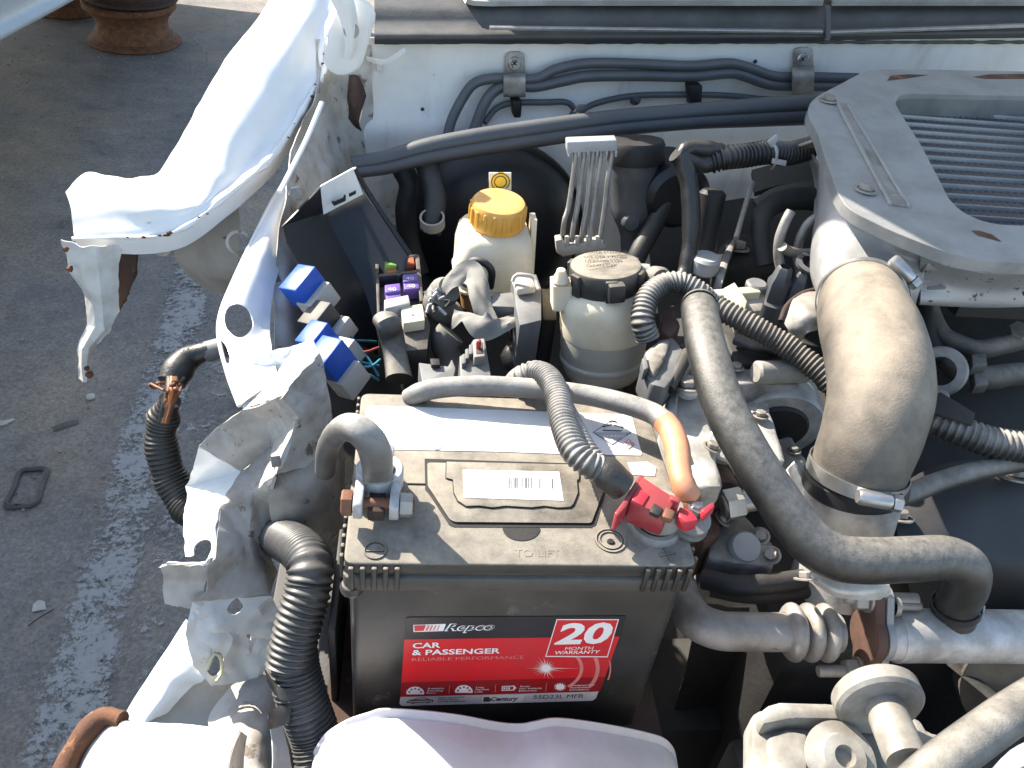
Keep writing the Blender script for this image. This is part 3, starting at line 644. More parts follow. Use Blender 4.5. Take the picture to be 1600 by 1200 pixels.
# front apron: torn, folded sheet
mk('tower_dirt', (.40,.36,.31), .75, vamt=.9, var=(.22,.18,.145), vs=22, bump=.35, bs=140, streak=.5, spots=(.13,.10,.08), spotscale=60, spotth=.62)
fa = thing('torn_apron', 'torn and folded white sheet metal in front of the battery side', 'panel', p(400,850,-.25))
A = {}
def pt(k, *t): A[k] = p(*t)
for k, t in dict(a1=(378,590,-.062), a2=(402,560,-.045), a3=(430,548,-.035), a4=(470,538,-.022), a5=(486,527,-.012), a6=(499,552,-.018), a7=(440,618,-.032), a8=(378,640,-.068), a9=(430,580,-.055),
                 b1=(512,592,-.05), b2=(517,650,-.075), b3=(507,702,-.095), b4=(478,732,-.10), b5=(430,742,-.085), b6=(424,700,-.07), b7=(460,650,-.05),
                 c1=(312,697,-.085), c2=(420,660,-.055), c3=(376,736,-.05), c4=(345,665,-.075), c5=(372,690,-.085),
                 d1=(293,760,-.105), d2=(286,810,-.115), d3=(290,870,-.12), d4=(336,872,-.085), d5=(340,830,-.07), d6=(346,790,-.06), d7=(318,870,-.105),
                 e1=(430,800,-.10), e2=(408,840,-.10), e3=(432,895,-.105), e4=(422,930,-.12), e5=(300,940,-.13), e6=(322,925,-.115), e7=(325,885,-.10), e8=(385,850,-.075), e9=(395,770,-.07),
                 f1=(252,884,-.125), f2=(262,880,-.12), f3=(318,932,-.118), f4=(300,949,-.135), f5=(256,945,-.145), f6=(290,876,-.116),
                 g1=(425,1000,-.16), g2=(408,1062,-.19), g3=(330,1072,-.185), g4=(302,1040,-.165), g5=(290,990,-.145), g6=(360,985,-.135), g7=(440,960,-.16)).items(): pt(k, *t)
def onp(names, anchor, n_):
    for nm, (a, b) in names.items(): A[nm] = onplane(a, b, A[anchor], Vector(n_).normalized())
onp(dict(c5=(372,690), c2=(420,660), b6=(424,700), c3=(376,736)), 'c1', (.42,-.72,.22))
zc3 = A['c3'].z
for nm, t in dict(d6=(346,790,-.006), d5=(340,830,-.012), d4=(336,872,-.02), d1=(293,760,-.03), d2=(286,810,-.038), d3=(290,870,-.045), d7=(318,870,-.03)).items(): A[nm] = p(t[0], t[1], zc3+t[2])
onp(dict(b1=(512,592), b2=(517,650), b3=(507,702), b4=(478,732), b5=(430,742), b7=(460,650)), 'a7', (.66,-.58,.36))
A['b7'] += Vector((.004,-.004,.004))
onp(dict(e9=(395,770), e1=(430,800), e2=(408,840), e3=(432,895), e8=(385,850)), 'd5', (.66,-.56,.34)); A['e8'] += Vector((.003,-.004,.004))
onp(dict(e4=(422,930), e6=(322,925), e7=(325,885), e5=(300,940)), 'd4', (.45,-.75,.25))
onp(dict(f1=(252,884), f2=(262,880), f3=(318,932), f4=(300,949), f5=(256,945)), 'e7', (.1,-.85,.2))
onp(dict(g7=(440,960), g1=(425,1000), g2=(408,1062), g3=(330,1072), g4=(302,1040), g5=(290,990), g6=(360,985)), 'e5', (.52,-.66,.34)); A['g6'] += Vector((0,-.006,.006))
ks = list(A); ix = {k: i for i, k in enumerate(ks)}; PV = [A[k] for k in ks]
def fcs(*names): return [[ix[n_] for n_ in s.split()] for s in names]
facets('folded_panel', PV[:], fcs('a1 a2 a9', 'a2 a3 a9', 'a3 a4 a9', 'a4 a5 a6', 'a4 a6 a7 a9', 'a1 a9 a7 a8'), 'paint', fa, rough=0.0056, cuts=8, ang=22, seed=1)
facets('folded_panel', PV[:], fcs('a7 a6 b1', 'a7 b1 b7', 'b7 b1 b2', 'b7 b2 b3', 'b7 b3 b4', 'b7 b4 b5 b6', 'a7 b7 b6 c2'), 'paint_grime_shade', fa, rough=0.0056, cuts=8, ang=22, seed=2, holes=[(430,718,5,5,0)])  # faces turned from the sun get the darkened, dirtier paint
facets('folded_panel', PV[:], fcs('c1 c4 c5', 'c4 a8 c2 c5', 'a8 a7 c2', 'c5 c2 b6', 'c5 b6 c3', 'c1 c5 c3'), 'paint_grime_shade', fa, rough=0.0032, cuts=8, ang=22, seed=3)
facets('folded_panel', PV[:], fcs('c1 c3 d1', 'c3 d6 d1', 'd1 d6 d5 d2', 'd2 d5 d4 d7 d3'), 'paint', fa, rough=0.0032, cuts=8, ang=22, seed=4, holes=[(318,858,14,18,30)])
facets('folded_panel', PV[:], fcs('c3 b6 b5 e9', 'c3 e9 d6', 'd6 e9 e8 d5', 'd5 e8 e7 d4', 'e9 b5 e1', 'e9 e1 e2 e8', 'e8 e2 e3', 'e8 e3 e4 e6', 'e8 e6 e7', 'e6 e4 e5'), 'paint_grime_shade', fa, rough=0.0040, cuts=8, ang=22, seed=5)
facets('folded_flap', PV[:], fcs('f1 f2 e7', 'f1 e7 f3 f5', 'f3 f4 f5'), 'paint_grime_shade', fa, rough=0.0048, cuts=8, ang=22, seed=6, ragged=.002)
zq = A['e7'].z
facets('flap_lip', [p(248,886,zq-.03),p(262,879,zq-.016),p(322,878,zq+.004),p(330,866,zq+.008),p(322,888,zq-.004),p(262,890,zq-.028)], [[0,1,5],[1,2,4,5],[2,3,4]], 'paint', fa, rough=.0015, seed=7)
facets('folded_panel', PV[:], fcs('e5 e4 g6', 'e4 g7 g6', 'g7 g1 g6', 'e5 g6 g5', 'g5 g6 g4', 'g6 g1 g2', 'g6 g2 g3', 'g6 g3 g4'), 'paint_bay', fa, rough=0.0064, cuts=8, ang=22, seed=8, holes=[(365,950,19,11,-25),(336,1038,13,22,18),(386,992,8,5,0)])
for hx,hy,r_,z_ in ((336,1034,.012,-.16),):
    tube('hole_rim', [onplane(a_,b_,A['e5']+Vector((0,-.004,.004)),Vector((.52,-.66,.34))) for a_,b_ in ((324,1046),(334,1022),(345,1028),(346,1052),(334,1068))], .0016, 'cream', fa, seg=6)
TA = A['b4']+Vector((.002,.004,-.006)); TN = Vector((.52,-.62,.42)).normalized()
def tw_(px, py, k=0): return onplane(px, py, TA+TN*k, TN)
sheet('brown_tower', [[tw_(440,715,-.01),tw_(480,722,.002),tw_(515,706,.0),tw_(540,692,-.03)],[tw_(424,745,-.006),tw_(470,760,.008),tw_(516,748,.006),tw_(542,742,-.03)],[tw_(420,790,-.01),tw_(470,800,.006),tw_(518,790,.002),tw_(542,800,-.03)],[tw_(430,832,-.02),tw_(480,838,-.004),tw_(516,832,-.008),tw_(538,842,-.04)]], 'tower_dirt', fa, k=6, rough=.004)
lathe('slotted_fastener', [(0,0),(.006,0),(.006,.002),(.004,.003),(0,.003)], tw_(477,776,.007), TN, 'latch_paint', fa, seg=16, cap=False)
prism('cage_nut', [onplane(a,b,A['b5']+Vector((.002,-.003,.002)),Vector((.66,-.58,.36))) for a,b in ((422,713),(438,711),(439,724),(424,726))], (0,0,-.004), 'latch_paint', fa, bevel=.0008)
# lower white outer skin running down to the headlamp panel
lw = thing('lower_wing_remnant', 'white strip of lower wing skin running down to the rusty front panel', 'panel', p(260,1060,-.3))
sheet('skin', [pts(r_) for r_ in ([(292,968,-.235),(298,985,-.225),(306,1010,-.22),(322,1030,-.23)],[(264,1010,-.25),(274,1022,-.24),(290,1040,-.235),(320,1060,-.24)],[(230,1062,-.27),(244,1068,-.262),(262,1076,-.258),(300,1074,-.262)],[(192,1122,-.285),(208,1126,-.28),(226,1128,-.275),(262,1112,-.28)])], 'paint', lw, k=6, rough=.002)
sheet('inner_skin', [pts(r_) for r_ in ([(300,1040,-.262),(345,1060,-.268),(410,1055,-.275)],[(250,1085,-.275),(320,1095,-.285),(395,1090,-.29)],[(205,1132,-.285),(300,1140,-.295),(400,1140,-.30)])], 'primer', lw, k=6, rough=.002)
# lower inner wing beside the conduit
li = thing('lower_inner_panel', 'creased dirty panel under the torn apron beside the large conduit', 'panel', p(400,1150,-.3))
sheet('panel', [pts(r_) for r_ in ([(365,1072,-.265),(400,1058,-.262),(440,1045,-.27),(470,1060,-.29)],[(326,1118,-.275),(380,1108,-.255),(425,1100,-.265),(470,1110,-.30)],[(330,1160,-.27),(385,1150,-.25),(420,1150,-.262),(470,1160,-.31)],[(330,1230,-.27),(390,1230,-.255),(430,1230,-.27),(480,1230,-.32)])], 'paint_grime_shade', li, k=6, rough=.006, rs=22)
sheet('panel_fold', [pts(r_) for r_ in ([(418,1120,-.25),(438,1130,-.26)],[(424,1170,-.255),(450,1175,-.265)],[(425,1230,-.26),(462,1230,-.275)])], 'paint', li, k=6, rough=.002)
# front panel with rusty edge at the bottom left
fp = thing('headlamp_panel', 'pale front panel with a thick rusty edge beside the torn apron', 'panel', p(280,1180,-.25))
sheet('panel', [pts(r_) for r_ in ([(190,1128,-.16),(230,1130,-.155),(300,1135,-.15),(374,1142,-.15)],[(178,1150,-.155),(225,1155,-.145),(300,1160,-.14),(364,1165,-.14)],[(165,1180,-.155),(220,1185,-.145),(300,1190,-.14),(356,1195,-.14)],[(150,1240,-.16),(215,1240,-.15),(300,1240,-.145),(352,1240,-.145)])], 'paint', fp, k=6, rough=.0012)
sheet('panel_return', [pts(r_) for r_ in ([(374,1142,-.15),(384,1150,-.19)],[(364,1165,-.14),(380,1175,-.19)],[(356,1195,-.14),(378,1205,-.19)],[(352,1240,-.145),(375,1240,-.19)])], 'paint_grime_shade', fp, k=4)
tube('rusty_edge', pts([(192,1124,-.16),(165,1120,-.165),(138,1142,-.17),(118,1170,-.175),(100,1205,-.18),(90,1250,-.185)]), [.006,.007,.008,.009,.009], 'rust', fp, seg=12, jitter=.5)
sheet('inner_lip', [pts(r_) for r_ in ([(192,1128,-.16),(172,1126,-.17)],[(178,1150,-.155),(150,1150,-.172)],[(165,1180,-.155),(132,1180,-.178)],[(150,1240,-.16),(112,1240,-.185)])], 'paint_grime_shade', fp, k=5, rough=.002)
# ================================================================== REAR OF THE BAY
# air-conditioning pipes on the firewall with two clamps
def pipe_fw(name, lst, r_, m, label, cat='pipe', off=.02, group=None):
    o = tube(name, [fw(a[0], a[1], a[2] if len(a) > 2 else off) for a in lst], r_, m, seg=16); return tag(o, label, cat, group)
pipe_fw('refrigerant_pipe', [(697,225,.05),(705,190,.035),(722,155,.025),(742,130,.022),(775,122,.022),(805,124,.022),(840,122,.022),(870,108,.022),(920,99,.022),(1000,100,.022),(1080,103,.022),(1135,99,.022),(1165,104,.022),(1210,119,.022),(1260,120,.022),(1340,122,.022)], .0068, 'pipe_grey', 'upper of two thick grey pipes clamped along the firewall')
pipe_fw('refrigerant_pipe', [(735,222,.05),(745,192,.036),(758,160,.026),(775,140,.022),(800,132,.022),(835,135,.022),(880,126,.022),(920,119,.022),(1000,118,.022),(1080,119,.022),(1140,114,.022),(1165,119,.022),(1205,132,.022),(1260,134,.022),(1340,136,.022)], .0075, 'pipe_grey', 'lower of two thick grey pipes clamped along the firewall')
for i, pp in enumerate(([(705,212),(714,185),(722,160)], [(742,205),(750,180),(758,163)])):
    pass
pipe_fw('thin_pipe', [(757,192,.03),(775,170,.018),(800,161,.016),(850,160,.016),(885,160,.016),(897,172,.016),(893,180,.02)], .0042, 'pipe_grey', 'thin grey pipe under the thick pipes ending in a tee')
pipe_fw('thin_pipe', [(905,176,.018),(930,162,.016),(980,151,.016),(1040,148,.016),(1130,149,.016),(1200,155,.016),(1290,158,.016)], .0042, 'pipe_grey', 'thin grey pipe running right from the tee below the thick pipes')
lathe('pipe_ball', [(.0,-.008),(.005,-.006),(.008,0),(.005,.006),(0,.008)], fw(993,156,.016), -FWN, 'cowl_black', None, seg=20, cap=False); tag(bpy.data.objects['pipe_ball'], 'small round black plug just below the thin firewall pipe', 'plug')
def clamp(px, py, label):
    t = thing('pipe_clamp', label, 'clamp', fw(px,py+22,.03), 'clamps holding the firewall pipes')
    plate = [fw(px-15,py-2,.006),fw(px-13,py-10,.006),fw(px-5,py-13,.006),fw(px+8,py-13,.006),fw(px+15,py-9,.006),fw(px+16,py+22,.006),fw(px-16,py+22,.006)]
    prism('upper_plate', plate, -FWN*.003, 'steel_dull', t, bevel=.0008)
    rows = [[fw(px+dx,py+dy,o_) for dx in (-17,0,17)] for dy,o_ in ((20,.010),(24,.026),(30,.034),(48,.034),(57,.031),(59,.014))]
    sheet('saddle', rows, 'steel_dull', t, k=3, thick=.0025)
    lathe('washer_face', [(0,.0),(.009,0),(.009,.0015),(.0075,.003),(.0,.003)], fw(px,py+6,.009), -FWN, 'steel', t, seg=24, cap=False)
    sc = lathe('screw', [(0,0),(.006,0),(.006,.003),(.0045,.005),(0,.005)], fw(px,py+6,.012), -FWN, 'steel', t, seg=6, cap=False)
    for a in (40,-50):
        box('cross_slot', fw(px,py+6,.0172), (.007,.0008,.0016), 'deep_black', sc, rot=Matrix((FWU,-FWN,UP)).transposed() @ Matrix.Rotation(R(a),3,'Y'), bevel=0)
clamp(804,93,'grey metal pipe clamp on the firewall closest to the hinge'); clamp(1254,86,'grey metal pipe clamp on the firewall next to the intercooler')
for px,py,lb in ((803,157,'small black pipe clip right under the first clamp'),(1080,137,'black square clip over the firewall pipes between the clamps')):
    prism('pipe_clip', [fw(px-11,py-10,.012),fw(px+11,py-10,.012),fw(px+9,py+22,.012),fw(px-8,py+22,.012)] if px>1000 else [fw(px-7,py-6,.012),fw(px+9,py-6,.012),fw(px+7,py+20,.012),fw(px-4,py+20,.012)], -FWN*.018, 'deep_black', None, bevel=.002)
for o in [o for o in bpy.data.objects if o.name.startswith('pipe_clip')]:
    first = o.name == 'pipe_clip'
    tag(o, 'small black pipe clip right under the first clamp' if first else 'black square clip over the firewall pipes between the clamps', 'clip')

# long rubber sealing rail across the bay
sr = thing('sealing_rail', 'long dark grey rubber sealing rail bent across the rear of the bay', 'seal', q(900,200,.70))
top = [(548,248),(600,240),(660,222),(740,206),(850,190),(960,176),(1080,166),(1180,158),(1290,150)]
bot = [(556,274),(605,268),(665,254),(745,240),(850,224),(960,209),(1080,198),(1180,194),(1290,190)]
rows = []
def yr(px): return .625+.00013*(px-550)
for f,o_ in ((-.04,.012),(0,.0),(.12,-.006),(.42,-.010),(.52,-.002),(.6,-.010),(.9,-.012),(1.0,-.004),(1.03,.012)):
    rows.append([q(a[0]+(b[0]-a[0])*f, a[1]+(b[1]-a[1])*f, yr(a[0])+o_) for a,b in zip(top,bot)])
sheet('rail', rows, 'seal', sr, k=5, thick=.003)
tube('rolled_edge', [q(a[0],a[1]+1,yr(a[0])-.001) for a in top], .0035, 'seal', sr, seg=8)
prism('dark_tab', [q(897,176,.685),q(918,174,.685),q(915,164,.685),q(903,165,.685)], (0,.004,0), 'seal', sr, bevel=.001)

# brake booster drum
bb = thing('brake_booster', 'big black round brake booster drum on the firewall', 'brake booster', q(770,480,.64))
ctr = q(772,374,.69); axb = Vector((.03,-1,.02)).normalized()
lathe('drum', [(.112,-.08),(.124,-.065),(.126,-.045),(.126,-.03),(.122,-.018),(.116,-.010),(.104,.004),(.085,.014),(.05,.02),(.0,.02)], ctr, axb, 'cover_flat', bb, seg=72, cap=False)
lathe('crimp_ring', [(.120,-.040),(.1305,-.040),(.1315,-.034),(.1305,-.028),(.120,-.028)], ctr, axb, 'cover_flat', bb, seg=72, cap=False)
lathe('front_boss', [(.0,.05),(.025,.05),(.03,.045),(.032,.015)], ctr, axb, 'alu_grime', bb, seg=32, cap=False)
# master cylinder under the reservoir
mc = thing('master_cylinder', 'dirty metal brake master cylinder below the yellow capped reservoir', 'brake cylinder', q(770,500,.5))
lathe('barrel', [(.0,0),(.018,0),(.021,.006),(.021,.11),(.026,.115),(.026,.135),(0,.135)], q(772,470,.47), Vector((0,1,0)), 'alu_grime', mc, seg=28, cap=False)
lathe('barrel_end', [(0,-.006),(.012,-.006),(.015,0),(.015,.01)], q(772,470,.47), Vector((0,1,0)), 'rust_plate', mc, seg=6, cap=False)

# brake fluid reservoir
br = thing('brake_fluid_reservoir', 'milky brake fluid reservoir with a yellow screw cap', 'reservoir', q(770,440,.50))
Yb = .50
def quadring(lst, dep, y0=Yb):   # front outline points + same outline pushed back
    return [q(a,b,y0) for a,b in lst]
bx = Vector((1,.05,0)).normalized(); by = Vector((-.05,1,0)).normalized()
def rrect(c, sx, sy, r_, n=5):
    o = []
    for cx,cy,a0 in ((sx-r_,sy-r_,0),(-sx+r_,sy-r_,90),(-sx+r_,-sy+r_,180),(sx-r_,-sy+r_,270)):
        for k in range(n): a = R(a0+90*k/(n-1)); o.append(c+bx*(cx+r_*math.cos(a))+by*(cy+r_*math.sin(a)))
    return o
def loft(name, secs, m, parent, ang=40):
    bm = bmesh.new(); rings = [[bm.verts.new(v) for v in s] for s in secs]; n = len(rings[0])
    for a,b in zip(rings, rings[1:]):
        for k in range(n): bm.faces.new((a[k],a[(k+1)%n],b[(k+1)%n],b[k]))
    bm.faces.new(rings[0]); bm.faces.new(rings[-1]); return build(name, bm, m, parent, ang=ang)
c0 = q(770,432,.485); c1 = q(774,322,.50)          # bottom and neck centres (front face plane a little nearer)
hgt = c1-c0
def rs(t, sx, sy, r_, dx=0): return rrect(c0+hgt*t+bx*dx, sx, sy, r_)
loft('tank_lower', [rs(-.30,.034,.034,.012),rs(-.27,.038,.038,.014),rs(-.02,.0405,.040,.014)], 'fluid', br)
loft('tank', [rs(-.015,.0425,.040,.014),rs(.0,.0455,.043,.015),rs(.035,.0455,.043,.015),rs(.05,.044,.041,.014),rs(.44,.0425,.0405,.014),rs(.62,.0395,.039,.014,.001),rs(.70,.036,.036,.016,.002),rs(.74,.028,.028,.026,.002)], 'milky', br)
loft('front_rib', [[c0+hgt*t+bx*.0+by*-.0415+bx*s_*.008+by*d_ for s_,d_ in ((-1,-.002),(1,-.002),(1,.004),(-1,.004))] for t in (.06,.38)], 'milky', br)
loft('side_rib', [[c0+hgt*t+bx*.041+bx*a+by*b for a,b in ((0,-.006),(.006,-.006),(.006,.012),(0,.012))] for t in (-.2,.6,.86)], 'milky', br)
cc = c0+hgt*.76+bx*.002
pr = [(.0,.030),(.022,.030),(.028,.0285),(.0305,.025),(.0310,.004),(.0295,.0),(.026,.0)]
capo = lathe('cap', pr, cc, Vector((.02,-.08,1)), 'yellow', br, seg=72, cap=False)
for k in range(18):
    a = k*2*math.pi/18; box('grip_rib', cc+Vector((math.cos(a)*.0312, math.sin(a)*.0312-.001, .0135)), (.0022,.0036,.019), 'yellow', capo, rot=rz(math.degrees(a)), bevel=.0006, seg=1)
tg = prism('tag', [q(764,270,.535),q(799,270,.535),q(799,298,.53),q(764,300,.53)], (0,.002,0), 'pale_tag', br, bevel=.0006)
tc = q(782,284,.5315)
for r0,r1,m_ in ((0,.0115,'yellow_tag'),(.0062,.0074,'l_ink'),(.0,.0)+('l_ink',) if False else (.0095,.0106,'l_ink')):
    lathe('warning_ring', [(r0,0),(r1,0),(r1,.0004 if m_!='yellow_tag' else .0001),(r0,.0004 if m_!='yellow_tag' else .0001)], tc-Vector((0,.0002,0)), Vector((0,-1,.03)), m_, tg, seg=32, cap=False)

# bundle of brake pipes with white clips
def clipbox(name, a, b, h, label, m='light_grey_plastic'):
    pass
bc = thing('brake_pipe_clip', 'light grey comb clip holding the tops of the five brake pipes', 'clip', q(925,240,.55))
prism('comb_bar', [q(886,222,.55),q(964,219,.55),q(965,236,.55),q(886,240,.55)], (0,.016,0), 'light_grey_plastic', bc, bevel=.0015)
for i in range(6):
    px = 888+i*14.6; prism('tooth', [q(px,236,.549),q(px+4,236,.549),q(px+3,246,.549),q(px,246,.549)], (0,.014,0), 'light_grey_plastic', bc, bevel=.0008)
tops = [(899,232),(912,233),(926,233),(938,234),(955,232)]
bots = [(880,358),(894,368),(909,370),(921,372),(938,372)]
for i,((a,b),(c_,d_)) in enumerate(zip(tops,bots)):
    o = tube('brake_pipe', [q(a+1,b,.556),q(a,b+16,.553),q(a-4-i*.3,b+48,.547),q(a-11+(i%3),b+92,.537),q(c_+2,d_-14,.529),q(c_-1,d_+10,.525)], .0030, 'steel_dull', seg=12)
    tag(o, 'slim grey brake pipe in the comb clips, '+('the one farthest from the clutch cylinder','fourth from the clutch cylinder','middle one of the five','second from the clutch cylinder','the one next to the clutch cylinder')[i], 'brake pipe', 'five brake pipes between the comb clips')
lc = thing('lower_pipe_clip', 'dirty off white lower clip under the five brake pipes', 'clip', q(905,395,.52))
prism('clip_bar', [q(868,376,.52),q(878,374,.52),q(884,386,.52),q(942,376,.52),q(948,388,.52),q(880,402,.52),q(870,396,.52)], (0,.014,0), 'white_plastic', lc, bevel=.0015)
for px in (884,900,917,932): prism('clip_tooth', [q(px,374,.519),q(px+6,373,.519),q(px+6,386,.519),q(px,387,.519)], (0,.01,0), 'white_plastic', lc, bevel=.001)

# clutch master cylinder with black cap
cm = thing('clutch_cylinder', 'dark grey clutch cylinder with a round black rubber cap', 'clutch cylinder', q(985,400,.60))
b0 = q(988,345,.585); t0 = q(994,236,.60); ax = (t0-b0).normalized(); H = (t0-b0).length
lathe('body', [(.012,-.05),(.014,-.02),(.018,-.008),(.022,.0),(.026,.01),(.0275,.02),(.0275,H*.6),(.0285,H*.62),(.0285,H)], b0, ax, 'pipe_grey', cm, seg=40)
lathe('cap', [(.029,H*.84),(.0335,H*.85),(.0345,H*.9),(.0345,H+.008),(.032,H+.013),(.012,H+.014),(.0,H+.012)], b0, ax, 'deep_black', cm, seg=48, cap=False)
lathe('outlet', [(.0,0),(.009,0),(.010,.006),(.007,.01),(.007,.03)], q(1010,334,.575), Vector((-1,.2,0)), 'steel_dull', cm, seg=16, cap=False)
lathe('banjo_bolt', [(0,.0),(.012,.0),(.012,.006),(.009,.010),(0,.011)], q(985,345,.57), Vector((0,-1,.15)), 'pipe_grey', cm, seg=20, cap=False)
tube('lower_tube', [q(984,360,.58),q(980,385,.575),q(978,410,.57)], .006, 'pipe_grey', cm)

# heater hose behind booster and dark body bits at the left of it
o = tube('heater_hose', [q(660,245,.66),q(672,275,.64),q(680,310,.62),q(677,345,.60),q(672,365,.59)], .0135, 'rubber_clean', seg=18); tag(o, 'short dark hose rising behind the fuse box towards the seal', 'hose')
lathe('hose_collar', [(.013,0),(.0155,.0),(.0155,.014),(.013,.014)], q(676,352,.594), Vector((-.1,-.3,1)), 'white_plastic', None, seg=28, cap=False); tag(bpy.data.objects['hose_collar'], 'pale collar around the end of the short dark hose', 'collar')
o = tube('heater_hose', [q(628,262,.67),q(640,290,.66),q(634,330,.65),q(640,380,.64),q(655,430,.62)], .014, 'deep_black', seg=16); tag(o, 'black hose in the shade behind the fuse box lid', 'hose')
sheet('fender_shelf', [[q(585,285,.70),q(620,280,.71),q(655,275,.72)],[q(588,330,.69),q(615,330,.70),q(640,330,.71)],[q(592,350,.68),q(612,352,.68),q(630,352,.69)]], 'paint_grime_shade', None, k=4, rough=.003); tag(bpy.data.objects['fender_shelf'], 'off white panel corner glimpsed behind the dark hoses', 'panel')
# dark hose from clutch to engine
o = tube('dark_hose', [q(1062,285,.58),q(1040,315,.57),q(1020,355,.56),q(998,395,.54),q(985,430,.53)], .012, 'rubber_clean', seg=16); tag(o, 'dark rubber hose slanting down behind the power steering reservoir', 'hose')

# taped engine harness
o = tube('corrugated_sleeve', [q(1112,252,.50),q(1135,246,.50),q(1165,243,.505),(q(1200,238,.51)),q(1232,240,.52),q(1265,232,.53)], .0135, 'conduit_dark', pitch=.0050, seg=20, depth=.2); tag(o, 'short dark corrugated sleeve beside the intercooler corner', 'conduit')
o = tube('taped_harness', [q(1118,252,.50),q(1095,256,.495),q(1078,250,.49),q(1066,240,.49),q(1078,232,.495),q(1105,233,.50),q(1125,236,.505)], .009, 'tape', seg=14, jitter=.25); tag(o, 'knot of black taped harness at the end of the sleeve', 'harness')
o = tube('taped_harness', [q(1056,240,.488),q(1066,252,.486),q(1076,285,.475),q(1080,330,.46),q(1079,375,.445),q(1073,415,.43),q(1066,435,.42)], [.010,.010,.0105,.010,.009,.0085], 'tape', seg=16, jitter=.12); tag(o, 'black taped harness hanging down from the knot', 'harness')
tt = thing('cable_tie', 'cable tie with a twisted tail round the corrugated sleeve', 'cable tie', q(1212,250,.50))
tube('band', [q(1207,222,.502),q(1214,235,.493),q(1212,255,.494),(q(1206,264,.506))], .0022, 'light_grey_plastic', tt, seg=8, squash=.5)
prism('tail', [q(1199,222,.497),q(1214,210,.497),q(1218,218,.497),q(1206,232,.497)], (0,.003,0), 'light_grey_plastic', tt, bevel=.0008)
prism('tail', [q(1208,248,.492),q(1230,252,.492),q(1228,260,.492),q(1206,256,.492)], (0,.003,0), 'light_grey_plastic', tt, bevel=.0008)
# ================================================================== BATTERY
bt = thing('car_battery', 'dusty black car battery with a red label on its front', 'battery', (.116,.087,-.20))
case = prism('case', roundpoly([Vector((x,y,-.024)) for x,y in ((.004,.004),(.228,.004),(.228,.169),(.004,.169))], .006), (0,0,-.176), 'case_plastic', bt, bevel=.001, seg=2)
# lid: skirt with a stepped lower band, slightly bowed top
lid = prism('lid', roundpoly([Vector((x,y,-.0095)) for x,y in ((.0012,.0012),(.2308,.0012),(.2308,.1718),(.0012,.1718))], .007), (0,0,.0095), 'lid_plastic', bt, bevel=.0016, seg=3)
prism('lid_band', roundpoly([Vector((x,y,-.0135)) for x,y in ((.003,.003),(.229,.003),(.229,.170),(.003,.170))], .007), (0,0,.0045), 'skirt_dusty', lid, bevel=.0006)
prism('lid_skirt', roundpoly([Vector((x,y,-.0255)) for x,y in ((.0,.0),(.232,.0),(.232,.173),(.0,.173))], .008), (0,0,.0118), 'skirt_dusty', lid, bevel=.0014)
prism('lid_bead', roundpoly([Vector((x,y,-.0272)) for x,y in ((.0022,.0022),(.2298,.0022),(.2298,.1708),(.0022,.1708))], .008), (0,0,.0022), 'case_plastic', lid, bevel=.0006)
rib = None
def ribs(pos, n_, parent):
    global rib
    for x,y,ang in pos:
        if rib is None:
            rib = build('rib', box_bm((0,0,0), (.0034,.0026,.0215), None, .0009, seg=2), 'lid_plastic', None); first = rib; o = rib
        else: o = rib.copy(); COL.objects.link(o)
        o.location = (x,y,-.0125); o.rotation_euler = (0,0,R(ang)); o.parent = parent; o.matrix_parent_inverse = world_of(parent).inverted()
ribs([(.006+i*.0072,-.0006,0) for i in range(5)]+[(.1975+i*.0072,-.0006,0) for i in range(5)], 0, lid)
ribs([(-.0006,.010+i*.0082,90) for i in range(5)]+[(-.0006,.135+i*.0082,90) for i in range(5)]+[(.2326,.010+i*.0082,90) for i in range(5)], 0, lid)
lathe('corner_bead', [(.0,.0),(.0075,.0),(.008,.003),(.0065,.006),(0,.007)], (.006,.005,-.030), UP, 'case_plastic', lid, seg=20, cap=False)
# raised step panel across the lid's front (lower third) and the carrying handle
def lp(l, z=0): return [p(a,b,z) for a,b in l]
def zz(l): return [(500+a*.3875, 560+b*.3875) for a,b in l]         # from the 2.58x enlargement
groove = lp(zz([(422,404),(1048,424),(1056,428),(1150,452),(1150,548),(1112,672),(1092,682),(540,680),(520,672),(440,548),(424,530)]), .0004)
hn = poly_flat('handle_recess_shade', groove, 'deep_black', bt)  # flat black sheet paints the shade in the recess round the handle
hnd = prism('handle', roundpoly(lp(zz([(432,424),(1040,436),(1140,470),(1140,545),(1094,668),(544,664),(524,655),(446,536),(434,520)]), .0006), .002, 2), (0,0,.0012), 'lid_plastic', bt, bevel=.0005)
gr = zz([(510,420),(1046,432),(1044,490),(1036,496),(1040,545),(1022,590)])
for k in range(9):
    t = k/8; gr.append((500+(1010-t*420)*.3875, 560+(603+4*math.sin(t*math.pi*6)-t*3)*.3875))
gr += zz([(556,578),(540,545),(536,492),(508,486)])
poly_flat('grip_groove_shade', [v for v in lp([(a+(a-790)*.012, b+(b-755)*.022) for a,b in gr], .0021)], 'deep_black', hnd)  # black inlay paints the shaded gap round the grip
prism('grip', lp(gr, .0022), (0,0,.0012), 'lid_plastic', hnd, bevel=.0005)
gl = prism('grip_label', lp(zz([(576,450),(964,458),(982,574),(580,562)]), .0035), (0,0,.0003), 'label_dirty', hnd, bevel=0)
u_ = Vector((1,0,0)); v_ = Vector((0,1,0))
def tp(zx, zy, z): return p(500+zx*.3875, 560+zy*.3875, z)
text('print', 'Repco', tp(612,490,.0042), u_, v_, .0052, 'l_midgrey', gl, align='LEFT'); text('print', '55D23L MFR', tp(612,514,.0042), u_, v_, .0050, 'l_midgrey', gl)
text('print', 'CAR 620 CCA', tp(620,558,.0042), u_, v_, .0046, 'l_midgrey', gl)
